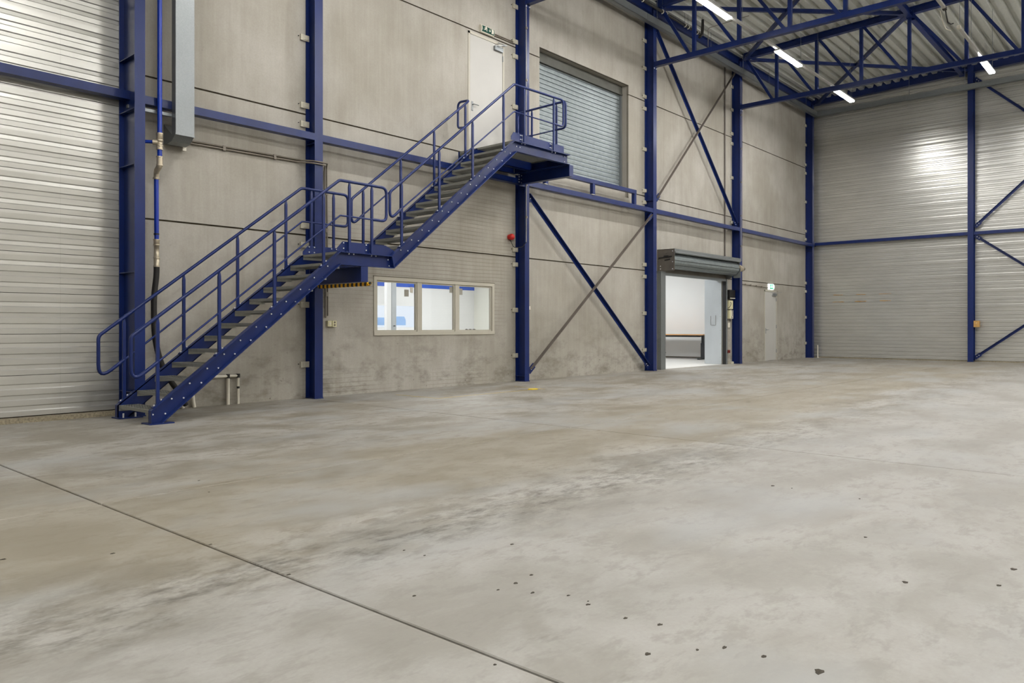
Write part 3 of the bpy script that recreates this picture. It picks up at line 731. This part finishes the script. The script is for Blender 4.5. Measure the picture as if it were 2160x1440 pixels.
MB().box(-1.70, 1.70, -.06, .05, 2.27, 2.485).box(-1.70, 1.70, -.07, -.06, 2.27, 2.30).build('head_box', 'headbox', sh)
MB().box(-1.70, 1.70, -.02, .02, -.05, 0).build('bottom_bar', 'galv', sh)
tag(bx('trim_1', 'concrete', None, 12.45, 15.865, WY + .10, WY + .3, 4.2, 4.445), kind='structure')

# ------------------------------------------------------------------ upper door, exit sign, closer
def door(name, x0, x1, z0, z1, label, handle_left=True):
    d = empty(name, ((x0 + x1) / 2, WY, z0), kind='structure'); wd = (x1 - x0) / 2; H = z1 - z0; f = .045
    MB().box(-wd, -wd + f, -.012, .09, 0, H).build('door_frame', 'cream', d); MB().box(wd - f, wd, -.012, .09, 0, H).build('door_frame', 'cream', d)
    MB().box(-wd, wd, -.012, .09, H - f, H).build('door_frame', 'cream', d)
    MB().box(-wd + f, -wd + f + .012, .01, .09, .005, H - f).build('seal', 'rust', d)
    lf = MB().box(-wd + f + .012, wd - f - .003, -.002, .05, .008, H - f - .004).build('door_leaf', 'white', d)
    s = -wd + f + .07
    h = MB().cyl((s, -.002, 1.0), (0, -1, 0), .009, .05, 8).tube([(s, -.05, 1.0), (s + .13, -.05, 1.0)], .009, 8).build('door_handle', 'galv', d)
    MB().box(s - .02, s + .02, -.008, -.001, .88, 1.06).build('handle_plate', 'galv', d)
    for z in (.25, 1.05, H - .35): MB().cyl((wd - f, -.012, z), (0, 0, 1), .011, .11, 8).build('hinge', 'galv', d)
    return d
d2 = door('door_2', 10.309, 11.328, 4.335, 6.715, '')
MB().box(.2, .44, -.05, -.002, 2.20, 2.28).build('door_closer', 'galv', d2)
MB().bar((.26, -.05, 2.285), (.42, -.16, 2.30), .02, .012).bar((.42, -.16, 2.30), (.3, -.03, 2.36), .02, .012).build('closer_arm', 'galv', d2)
d3 = door('door_1', 23.85, 24.837, 0, 2.29, '')
MB().box(.16, .42, -.05, -.002, 2.12, 2.20).build('door_closer', 'galv', d3)
MB().bar((.24, -.05, 2.21), (.46, -.18, 2.23), .02, .012).build('closer_arm', 'galv', d3)

def exit_sign(x, z, L, H, label, lit):
    e = empty('exit_sign', (x, WY, z), label=label, cat='sign'); D = .075
    bow = lambda zz: -D + .035 * (2 * zz / H - 1) ** 2
    n = 8; prof = [(0, 0)] + [(bow(H * k / n), H * k / n) for k in range(n + 1)] + [(0, H)]
    MB().prism(prof, L, 0, -L / 2).build('housing', 'signlit' if lit else 'plastic', e)
    def curved(x0, x1, z0, z1, off, name, mat, parent):
        m = MB(); k = 6; zs = [z0 + (z1 - z0) * i / k for i in range(k + 1)]
        vs = [(xx, bow(zz) - off, zz) for xx in (x0, x1) for zz in zs]
        vs += [(xx, bow(zz) - off + .002, zz) for xx in (x0, x1) for zz in zs]
        K = k + 1
        m.add(vs, [(i, K + i, K + i + 1, i + 1) for i in range(k)] + [(2 * K + i, 2 * K + i + 1, 3 * K + i + 1, 3 * K + i) for i in range(k)]
              + [(0, 2 * K, 3 * K, K), (k, K + k, 3 * K + k, 2 * K + k)])
        return m.build(name, mat, parent)
    g = curved(-L / 2 + .018, L / 2 - .012, .016, H - .016, .003, 'green_panel', 'greenlit' if lit else 'green', e)
    wm = 'signlit' if lit else 'plastic'
    curved(L * .24, L * .40, H * .2, H * .82, .006, 'door_symbol', wm, g)
    def flat(poly, nm):
        m = MB(); m.prism([(a * L, b * H) for a, b in poly], .003, 1, -D - .007); return m.build(nm, wm, g)
    flat([(.075, .78), (.105, .78), (.105, .48), (.15, .48), (.09, .26), (.03, .48), (.075, .48)], 'arrow_symbol')
    man = MB()
    for poly in ([(-.24, .74), (-.2, .80), (-.15, .80), (-.13, .74), (-.17, .68), (-.22, .68)],
                 [(-.26, .66), (-.14, .66), (-.10, .48), (-.12, .46), (-.17, .56), (-.2, .42), (-.13, .36), (-.12, .2), (-.155, .2), (-.16, .32), (-.25, .36), (-.34, .3), (-.36, .35), (-.27, .43), (-.24, .58), (-.32, .54), (-.33, .58)],):
        man.prism([(a * L, b * H) for a, b in poly], .003, 1, -D - .007)
    man.build('running_figure', wm, g)
    return e
exit_sign(10.80, 6.77, .37, .145, 'green and white emergency exit sign above the upper white door', False)
exit_sign(24.32, 2.31, .36, .19, 'lit green emergency exit sign above the lower white exit door', True)
def conduit(pts, label, r=.011, n=1, off=(0, 0, .03), mat='conduit', clips=(), fr=.05, name='cable_conduit'):
    p0 = Vector(pts[0]); e = empty(name, p0, label=label, cat='conduit')
    for k in range(n):
        MB().tube(fillet([Vector(p) - p0 + Vector(off) * k for p in pts], fr) if len(pts) > 2 else [Vector(p) - p0 + Vector(off) * k for p in pts], r, 8).build('tube', mat, e)
    for c in clips:
        c = Vector(c) - p0; MB().box(c.x - .02, c.x + .02, c.y - .018, c.y + .012, c.z - .02, c.z + .02 + .03 * (n - 1)).build('clip', 'plastic' if mat == 'plastic' else 'conduit', e)
    return e
conduit([(11.0, 10.195, 6.82), (11.62, 10.195, 6.82)], 'twin grey conduit from the upper exit sign to the column', n=2)
conduit([(22.1, 10.195, 2.41), (24.12, 10.195, 2.37)], 'grey conduit with clips running to the lower exit sign', clips=[(22.4, 10.195, 2.405), (22.8, 10.195, 2.397), (23.2, 10.195, 2.39), (23.6, 10.195, 2.38)])
conduit([(4.84, 10.19, 3.60), (6.60, 10.19, 3.62), (6.72, 9.945, 3.585), (6.92, 9.945, 3.585), (7.08, 10.19, 3.61), (7.10, 10.19, 1.24)],
        'twin grey conduits running from the duct across the column and down to the sockets', r=.012, n=2, off=(.04, 0, .035), fr=.06,
        clips=[(5.4, 10.19, 3.605), (6.2, 10.19, 3.615), (7.115, 10.19, 3.2), (7.115, 10.19, 2.6), (7.115, 10.19, 2.0), (7.115, 10.19, 1.6)])
conduit([(11.70, 9.95, 2.80), (11.70, 9.95, 8.4)], 'thin pale conduit up the front of the column by the upper shutter', r=.009, mat='palecond',
        clips=[(11.705, 9.95, z) for z in (3.3, 3.95, 6.05, 7.1, 8.0)])
conduit([(21.58, 9.955, 3.05), (21.58, 9.955, 8.4)], 'thin pale conduit up the front of the column right of the roller door', r=.008, mat='palecond',
        clips=[(21.585, 9.955, z) for z in (3.5, 4.4, 5.4, 6.4, 7.4)])
conduit([(21.0, 10.185, 3.1), (21.0, 10.185, 8.75)], 'brown vertical conduit on the wall above the roller door', r=.018, mat='greybrace', clips=[(21.0, 10.19, z) for z in (4.0, 5.4, 6.8)])
conduit([(12.03, 10.19, 3.9), (12.03, 10.19, 3.9001)], 'x') if False else None

so = empty('wall_socket', (7.165, WY, 1.15), label='pair of ivory surface sockets under the twin conduits', cat='socket')
MB().box(-.04, .035, -.05, 0, -.045, .045).build('switch_box', 'ivory', so); MB().box(.045, .12, -.055, 0, -.05, .045).build('socket_box', 'ivory', so)
MB().cyl((.085, -.055, .02), (0, -1, 0), .016, .004, 10).cyl((.085, -.055, -.022), (0, -1, 0), .016, .004, 10).build('outlet', 'conduit', so)
MB().box(-.02, .015, -.056, -.05, -.02, .02).build('rocker', 'plastic', so)
ws = empty('wall_box', (12.03, WY, 1.49), label='small white junction box on the wall right of the column foot', cat='box')
MB().box(-.06, .06, -.05, 0, -.035, .035).build('body', 'plastic', ws); MB().box(-.05, .05, -.056, -.05, -.027, .027).build('lid', 'plastic', ws)

# red beacon with cable
be = empty('alarm_beacon', (11.48, WY, 2.90), label='red alarm beacon on the wall left of the column', cat='beacon')
MB().cyl((0, 0, 0), (0, -1, 0), .055, .05, 14).build('base', 'red', be)
MB().tube([(0, -.05, 0), (0, -.09, 0), (0, -.115, 0), (0, -.125, 0)], [.062, .062, .045, .02], 16).build('dome', 'red', be)
MB().tube(fillet([(0, -.03, -.05), (.03, -.1, -.22), (.16, -.22, -.2), (.22, -.27, -.1)], .08), .007, 6).build('cable', 'black', be)

# ------------------------------------------------------------------ galvanised duct
du = empty('air_duct', (4.68, 9.898, 3.6), label='tall flat galvanised duct hanging down the wall beside the blue air pipe', cat='duct')
MB().box(-.125, .125, -.05, .06, 0.02, 3.1).build('duct_body', 'galv', du)
MB().box(-.125, .125, -.05, .06, 3.11, 5.4).build('duct_body', 'galv', du)
MB().prism([(-.05, .015), (.06, .015), (.30, .19), (.30, -.07), (.2, -.09), (.07, -.07)], .25, 0, -.125).build('elbow', 'galv', du)
MB().box(-.129, .129, -.054, .064, .0, .02).build('flange', 'galv', du)
MB().box(.10, .15, .23, .29, -.13, -.07).build('foot_clip', 'plastic', du)
for z, x0 in ((.27, -.68), (1.93, -.35)): MB().box(x0, -.12, .065, .105, z - .02, z + .02).build('strut', 'galv', du)
for z in (.3, 1.96): MB().box(.125, .15, .0, .04, z - .02, z + .02).build('clip', 'galv', du)

# ------------------------------------------------------------------ blue air pipe with hose
ap = empty('air_pipe', (4.38, 10.0, 0), label='bright blue compressed air pipe with pale fittings and a black hose', cat='pipe')
A = -.08; B = .10
MB().tube([(0, A, 3.55), (0, A, 9.0)], .029, 12).build('pipe', 'bluepipe', ap)
MB().tube([(0, A, 3.28), (0, A, 3.42)], .029, 12).build('pipe', 'bluepipe', ap)
MB().tube([(-.03, A, 3.47), (-.30, A + .16, 3.47)], .022, 10).build('pipe', 'bluepipe', ap)
MB().tube([(0, A, 3.38), (0, A, 3.43), (0, A, 3.43), (0, A, 3.50), (0, A, 3.50), (0, A, 3.59)], [.038, .038, .033, .033, .038, .038], 12).build('tee_fitting', 'brass', ap)
MB().cyl((-.025, A, 3.47), (-1, .5, 0), .032, .06, 10).build('collar', 'brass', ap)
MB().tube(fillet([(0, A, 3.29), (0, A, 3.17), (.01, A + .1, 3.13)], .04), .036, 12).build('elbow_fitting', 'brass', ap)
MB().tube(fillet([(.01, A + .1, 3.14), (.03, B - .02, 3.11), (.035, B, 3.03)], .04), .034, 12).build('elbow_fitting', 'brass', ap)
MB().tube([(.04, B, 2.23), (.035, B, 3.05)], .029, 12).build('pipe', 'bluepipe', ap)
MB().cyl((.038, B, 2.30), (0, 0, 1), .034, .02, 12).build('pipe_clip', 'black', ap)
MB().tube([(.04, B, 2.24), (.04, B, 2.17), (.04, B, 2.17), (.04, B, 2.0), (.04, B, 2.0), (.04, B, 1.88)], [.036, .036, .031, .031, .036, .033], 12).build('hose_coupling', 'brass', ap)
hp = [(.04, B, 1.90), (.035, B, 1.75), (.0, B - .02, 1.5), (-.015, B - .05, 1.2), (.0, B - .05, .95), (.06, B - .05, .68), (.16, B - .05, .45), (.32, B - .04, .22), (.42, B - .02, .05)]
for z, y_, x_ in ((3.585, A, 0), (3.50, A, 0), (3.43, A, 0), (3.385, A, 0), (3.285, A, 0), (3.18, A, .0), (3.04, B, .035), (2.235, B, .04), (2.17, B, .04), (2.0, B, .04), (1.89, B, .04)):
    MB().cyl((x_, y_, z - .008), (0, 0, 1), .041, .016, 12).build('ring_nut', 'brass', ap)
def smooth(p, k=5):
    P = [Vector(x) for x in p]; out = []
    for i in range(len(P) - 1):
        a, b, c, d = P[max(i - 1, 0)], P[i], P[i + 1], P[min(i + 2, len(P) - 1)]
        for j in range(k):
            t = j / k; out.append(.5 * ((2 * b) + (c - a) * t + (2 * a - 5 * b + 4 * c - d) * t * t + (3 * b - a - 3 * c + d) * t ** 3))
    return out + [P[-1]]
MB().tube(smooth(hp), .036, 12).build('hose', 'rubber', ap)

# white plumbing low on the wall
wp = empty('water_pipe', (5.45, WY - .045, 0), label='white insulated pipes with black elbows low on the wall under the stairs', cat='pipe')
MB().tube([(-.62, 0, .402), (0, 0, .402)], .02, 10).build('pipe', 'plastic', wp); MB().tube([(0, 0, .402), (.155, 0, .402)], .018, 10).build('pipe', 'plastic', wp)
MB().tube([(0, 0, .37), (0, 0, .0)], .024, 10).build('pipe', 'plastic', wp); MB().tube([(.155, 0, .38), (.155, 0, 0)], .018, 10).build('pipe', 'plastic', wp)
for x in (0, .155): MB().tube([(x, 0, .375), (x, 0, .43)], .027, 10).build('elbow', 'black', wp)
MB().tube([(.155, 0, .22), (.155, 0, .25)], .02, 10).build('joint_band', 'black', wp)
for x, dx in ((-.50, -.03), (-.66, 0)): MB().tube([(x + dx, 0, .30), (x, 0, .06), (x + .01, 0, 0)], .024, 10).build('pipe', 'plastic', wp)

# ------------------------------------------------------------------ long window
wn = empty('window_1', (9.55, WY, 1.451), kind='structure'); L = 1.4725; H = .485; f = .05
MB().box(-L - .012, L + .012, -.014, .06, H - f, H + .012).build('window_frame', 'cream', wn); MB().box(-L - .012, L + .012, -.02, .06, -H - .012, -H + f).build('window_frame', 'cream', wn)
MB().box(-L - .012, -L + f, -.014, .06, -H + f, H - f).build('window_frame', 'cream', wn); MB().box(L - f, L + .012, -.014, .06, -H + f, H - f).build('window_frame', 'cream', wn)
MB().box(-L - .02, L + .02, -.016, 0, H + .012, H + .022).build('window_trim', 'joint', wn)
mu = [-.46, .475]
for x in mu: MB().box(x - .055, x + .04, -.004, .07, -H + f, H - f).build('mullion', 'cream', wn)
ed = [-L + f] + [v for x in mu for v in (x - .055, x + .04)] + [L - f]
for k in range(3):
    a, b = ed[2 * k], ed[2 * k + 1]
    sa = MB(); g = .028
    sa.box(a + .001, a + g, .01, .05, -H + f + .001, H - f - .001).box(b - g, b - .001, .01, .05, -H + f + .001, H - f - .001)
    sa.box(a + g, b - g, .011, .049, -H + f + .001, -H + f + g).box(a + g, b - g, .011, .049, H - f - g, H - f - .001).build('sash', 'cream', wn)
    MB().box(a + g, b - g, .03, .036, -H + f + g, H - f - g).build('pane', 'glass', wn)
for x0, x1, z0, z1, lb in ((8.77, 8.87, 1.63, 1.75, 'grey note stuck to the left pane of the long window'), (8.90, 8.97, 1.70, 1.80, 'pale note at the right edge of the left window pane'),
                           (9.86, 9.945, 1.73, 1.84, 'grey note at the top right of the middle window pane'), (10.11, 10.20, 1.70, 1.82, 'grey note at the top left of the right window pane')):
    e = MB().box(-(x1 - x0) / 2, (x1 - x0) / 2, 0, .002, -(z1 - z0) / 2, (z1 - z0) / 2).build('paper_note', 'plastic' if 'pale' in lb else 'paper', None, ((x0 + x1) / 2, WY + .037, (z0 + z1) / 2))
    tag(e, lb, 'note', 'notes on the window')
e = empty('cable_coil', (10.48, WY + .1, .966 + .075), label='short dark cable lying on the sill behind the right window pane', cat='cable')
MB().tube(smooth([(-.14, 0, 0), (-.1, .01, .012), (-.06, 0, 0), (0, .01, .01), (.05, 0, 0), (.1, .01, .012), (.14, 0, 0)]), .008, 6).build('cable', 'black', e)

# ------------------------------------------------------------------ office behind the window
ra = [('wall_office_back', 'roomwhite', (6.2, 15.6, 15.0, 15.15, 0, 2.9)), ('wall_office_right', 'roomcream', (15.38, 15.5, WY + .31, 15.0, 0, 2.9)),
      ('wall_office_left', 'roomwhite', (6.1, 6.2, WY + .31, 15.0, 0, 2.9)), ('ceiling_office', 'roomwhite', (6.1, 15.5, WY + .31, 15.1, 2.9, 3.0)), ('floor_office', 'roomfloor', (6.1, 15.5, WY + .02, 15.1, -.1, -.005))]
for n, m_, b in ra: tag(bx(n, m_, None, *b), kind='structure')
for n, x0, x1 in (('trim_2', 6.2, 15.38),): tag(bx(n, 'stripe', None, x0, x1, 14.985, 15.0, 2.115, 2.225), kind='structure')
wo = empty('window_2', (12.55, 14.98, 1.36), kind='structure')
for k, (a, b) in enumerate(((-.95, -.28), (-.22, .62))):
    MB().box(a, b, -.0, .01, -.27, .27).build('pane', 'daylight', wo)
    MB().box(a - .05, b + .05, -.015, .0, .27, .33).box(a - .05, b + .05, -.015, 0, -.33, -.27).box(a - .05, a, -.015, 0, -.27, .27).box(b, b + .05, -.015, 0, -.27, .27).build('window_frame', 'roomwhite', wo)
MB().prism([(-.1, -.22), (-.12, -.08), (-.06, 0), (.25, 0), (.3, -.08), (.3, -.22)], .008, 1, -.012).build('parked_van', 'van', wo)
MB().box(-.9, -.34, -.012, -.004, -.22, -.03).build('parked_van', 'van', wo)
MB().box(-1.1, .75, -.08, .0, -.36, -.33).build('window_sill', 'roomwhite', wo)
pt = empty('partition_post', (11.13, 13.5, 0), label='pale grey and white door post standing in the office behind the left window pane', cat='post')
MB().box(-.14, -.01, -.05, .03, 0, 2.9).build('white_jamb', 'roomwhite', pt); MB().box(.0, .155, -.03, .03, 0, 2.9).build('grey_jamb', 'plate', pt)
MB().cyl((.08, -.03, 1.12), (0, -1, 0), .012, .05, 8).build('handle', 'desksteel', pt)
def panel_light(x, y, z, sx, sy, W, label):
    e = empty('panel_light', (x, y, z), label=label, cat='lamp')
    MB().box(-sx / 2, sx / 2, -sy / 2, sy / 2, -.02, 0).build('frame', 'white', e); MB().box(-sx / 2 + .03, sx / 2 - .03, -sy / 2 + .03, sy / 2 - .03, -.024, -.02).build('diffuser', 'panel', e)
    ld = bpy.data.lights.new('panel_lamp', 'AREA'); ld.shape = 'RECTANGLE'; ld.size = sx - .06; ld.size_y = sy - .06; ld.energy = W; ld.color = (.93, .97, 1)
    lo = bpy.data.objects.new('panel_lamp', ld); col.objects.link(lo); lo.parent = e; lo.location = (0, 0, -.03)
panel_light(9.5, 12.6, 2.9, 1.2, .6, 90, 'flat ceiling panel light in the left part of the office')
panel_light(13.2, 12.8, 2.9, 1.2, .6, 90, 'flat ceiling panel light in the right part of the office')

# ------------------------------------------------------------------ open roller door
rd = empty('roller_door', (19.2, WY, 0), label='open galvanised roller door with its curtain rolled up above the doorway', cat='roller door')
MB().box(-2.0, -1.88, -.12, 0, 0, 2.53).box(-1.87, -1.72, -.09, 0, 0, 2.53).build('guide', 'galv', rd)
MB().box(1.77, 1.80, -.10, 0, 0, 2.50).box(1.80, 1.90, -.06, 0, 0, 2.50).build('guide', 'galv', rd)
MB().box(1.745, 1.768, -.07, .02, 0, 2.46).build('brush_seal', 'black', rd)
MB().box(-1.735, -1.71, -.10, .1, .42, .44).build('guide_stop', 'galv', rd)
MB().box(-1.99, -1.975, -.50, 0, 2.53, 3.08).build('end_plate', 'dsteel', rd)
MB().prism([(0, 2.50), (-.18, 2.50), (-.46, 2.78), (-.50, 3.08), (0, 3.08)], .015, 0, 1.80).build('end_plate', 'galv', rd)
MB().box(1.815, 1.83, -.5, -.28, 2.52, 2.80).build('motor_plate', 'galv', rd)
MB().box(-1.99, 1.83, -.5, 0, 3.07, 3.08).box(-1.99, 1.83, -.505, -.495, 3.0, 3.08).build('hood', 'galv', rd)
MB().tube([(-1.97, -.50, 2.985), (1.78, -.50, 2.985)], .028, 12).build('hood_edge', 'galv', rd)
# rolled curtain in facets
n = 10; cyz = (-.285, 2.80); rad = .205
for k in range(n):
    t0 = 2 * math.pi * k / n + .1; t1 = t0 + 2 * math.pi / n - .06
    q = [(cyz[0] + r * math.cos(t), cyz[1] + r * math.sin(t)) for t, r in ((t0, rad), ((t0 + t1) / 2, rad + .006), (t1, rad), (t1, rad - .02), (t0, rad - .02))]
    MB().prism(q, 3.72, 0, -1.955).build('curtain_slat', 'shutter', rd)
MB().tube([(-1.97, cyz[0], cyz[1]), (1.95, cyz[0], cyz[1])], .06, 12).build('shaft', 'dsteel', rd)
MB().box(-1.90, 1.76, -.07, -.055, 2.50, 2.72).build('curtain_lip', 'dsteel', rd)
MB().box(-1.88, 1.76, -.085, .0, 2.435, 2.50).build('bottom_bar', 'galv', rd)
MB().tube([(1.82, -.43, 2.80), (1.92, -.43, 2.80), (1.92, -.43, 2.80), (2.06, -.43, 2.80), (2.10, -.43, 2.80)], [.10, .10, .085, .085, .06], 14).build('motor', 'brass', rd)
MB().tube([(2.10, -.43, 2.80), (2.19, -.43, 2.80)], [.06, .05], 12).build('motor_cap', 'black', rd)
MB().bar((-1.995, -.33, 2.90), (-1.995, -.20, 2.90), .03, .03).bar((-1.995, -.43, 2.89), (-1.995, -.05, 2.86), .02, .03).bar((-1.995, -.38, 2.82), (-1.995, -.22, 2.80), .02, .025).build('hand_chain_bracket', 'black', rd)
b = MB()
for y, z in ((-.45, 3.02), (-.45, 2.75), (-.45, 2.57), (-.1, 2.65), (-.1, 2.58)): b.cyl((-1.99, y, z), (-1, 0, 0), .014, .01, 6)
tag(b.build('bolt_heads', 'bolt', rd), kind='stuff')
cb = empty('control_box', (21.22, WY, 2.06), label='black control box with a pale strip beside the roller door', cat='control box')
MB().box(-.09, .28, -.115, 0, -.14, .13).build('body', 'black', cb); MB().box(-.06, .27, -.12, -.112, -.125, -.105).build('strip', 'plastic', cb)
cb = empty('control_box', (21.27, WY, 1.75), label='plain ivory control box below the black one beside the roller door', cat='control box')
MB().box(-.11, .13, -.09, 0, -.125, .13).build('body', 'ivory', cb); MB().box(-.10, .12, -.095, -.09, -.115, .12).build('lid', 'ivory', cb)
MB().tube(smooth([(-.1, -.05, .125), (-.05, -.12, .05), (-.1, -.1, -.06), (-.12, -.05, -.1)]), .008, 6).build('cable', 'black', cb)
cb = empty('control_box', (21.27, WY, 1.47), label='ivory control box with black vertical lettering beside the roller door', cat='control box')
MB().box(-.10, .14, -.09, 0, -.13, .12).build('body', 'ivory', cb); lid = MB().box(.0, .135, -.095, -.09, -.125, .12).build('label_plate', 'plastic', cb)
MB().tube(smooth([(-.08, -.06, -.12), (-.04, -.08, -.2), (.02, -.07, -.18), (-.02, -.06, -.13)]), .015, 6).build('cable_loop', 'greybrace', cb)
fc = bpy.data.curves.new('lettering', 'FONT'); fc.body = 'Tousi'; fc.size = .115; fc.extrude = .001; fc.shear = .2; fc.align_x = 'CENTER'; fc.align_y = 'CENTER'; fc.offset = .002
fo = bpy.data.objects.new('lettering', fc); col.objects.link(fo); fc.materials.append(MAT['black'])
bpy.context.view_layer.update()
me = bpy.data.meshes.new_from_object(fo.evaluated_get(bpy.context.evaluated_depsgraph_get())); bpy.data.objects.remove(fo)
fo = bpy.data.objects.new('lettering', me); col.objects.link(fo); fo.parent = cb
fo.location = (.07, -.097, -.005); fo.rotation_euler = Matrix(((0, -1, 0), (0, 0, -1), (1, 0, 0))).to_euler()
cb = empty('push_button', (21.2, WY, 1.15), label='small white push button station beside the roller door', cat='button')
MB().box(-.06, .06, -.06, 0, -.07, .07).build('body', 'plastic', cb); MB().cyl((0, -.06, .02), (0, -1, 0), .015, .01, 10).build('button', 'plastic', cb)
cb = empty('stop_button', (21.18, WY, .37), label='dull red box low beside the roller door guide', cat='button')
MB().box(-.06, .08, -.07, 0, -.045, .045).build('body', 'darkred', cb); MB().cyl((.01, -.07, 0), (0, -1, 0), .025, .02, 10).build('button', 'darkred', cb)
cb = empty('floor_block', (21.33, WY - .06, 0), label='low pale block on the floor between roller door and column', cat='block')
MB().box(-.09, .09, -.05, .05, 0, .06).box(-.07, .07, -.04, .04, .06, .07).build('block', 'clip', cb)

# ------------------------------------------------------------------ workshop room behind the roller door
rb = [('wall_workshop_right', 'roomwhite', (24.2, 24.35, WY + .31, 19, 0, 3.6)), ('wall_workshop_back', 'roomwhite', (16.0, 24.3, 18.9, 19.05, 0, 3.6)),
      ('wall_workshop_left', 'roomwhite', (15.75, 15.85, WY + .31, 19, 0, 3.6)), ('ceiling_workshop', 'roomwhite', (15.75, 24.35, WY + .31, 19, 3.6, 3.7)),
      ('floor_workshop', 'roomfloor', (15.55, 24.35, WY + .02, 19, -.1, -.004)), ('wall_workshop_inner', 'roomwhite', (21.05, 24.3, WY + .31, 10.84, 0, 3.6))]
for n, m_, b in rb: tag(bx(n, m_, None, *b), kind='structure')
jp = empty('wall_jamb', (20.98, 10.53, 0), kind='structure')
MB().box(0, .06, -.24, -.20, .0, 2.5).build('panel', 'plate', jp); MB().box(.004, .06, -.20, .30, 0, 2.5).build('panel', 'plate', jp)
b = MB()
for z in (.2, .6, 1.0, 1.4, 1.8, 2.2): b.cyl((0.0, -.205, z), (-1, 0, 0), .008, .004, 6)
tag(b.build('rivets', 'conduit', jp), kind='stuff')
for p in (((-.001, .1, 1.15), (-.001, -.06, 1.15)), ((-.001, .1, 1.15), (-.001, .1, 1.42)), ((-.001, -.06, 1.15), (-.001, -.06, 1.44))):
    MB().bar(p[0], p[1], .006, .006).build('hatch_line', 'conduit', jp)
dk = empty('desk', (23.62, 13.6, 0), label='wooden topped desk with black steel frame in the white room beyond the roller door', cat='desk')
MB().box(-.4, .4, -1.55, 1.5, .815, .845).build('table_top', 'desktop', dk)
MB().box(-.32, -.27, -1.4, 1.4, .755, .815).box(.27, .32, -1.4, 1.4, .755, .815).build('beam', 'desksteel', dk)
for y in (-1.36, 1.36):
    MB().box(-.06, .06, y - .045, y + .045, .06, .815).box(-.075, .075, y - .06, y + .06, .04, .55).build('leg', 'desksteel', dk)
    MB().box(-.36, .36, y - .035, y + .035, 0, .035).build('foot', 'desksteel', dk)
cn = conduit([(24.17, 12.1, .04), (24.17, 14.6, .04), (24.17, 16, .05)], 'dark cable along the foot of the white wall under the desk', r=.016, mat='conduit')
panel_light(19.0, 12.2, 3.6, 1.2, .6, 95, 'flat ceiling panel light just inside the workshop doorway')
panel_light(21.6, 14.2, 3.6, 1.2, .6, 95, 'flat ceiling panel light deep in the workshop room')

# timber block on the far column
tb = empty('timber_block', (FX - .22, 4.95, 1.19), label='small raw timber block fixed to the far wall column', cat='block')
MB().box(-.08, .08, -.09, .06, -.1, .1).build('block', 'wood', tb); MB().cyl((-.08, -.02, .03), (-1, 0, 0), .01, .01, 6).build('screw', 'bolt', tb)
# white floor pipe by the far corner column
cp = empty('floor_pipe', (27.62, 9.86, 0), label='short white pipe rising from the floor at the far corner', cat='pipe')
MB().tube([(0, 0, 0), (0, 0, .38), (-.01, 0, .45)], .02, 8).build('pipe', 'plastic', cp); MB().cyl((0, 0, 0), (0, 0, 1), .035, .015, 10).build('collar', 'plastic', cp)
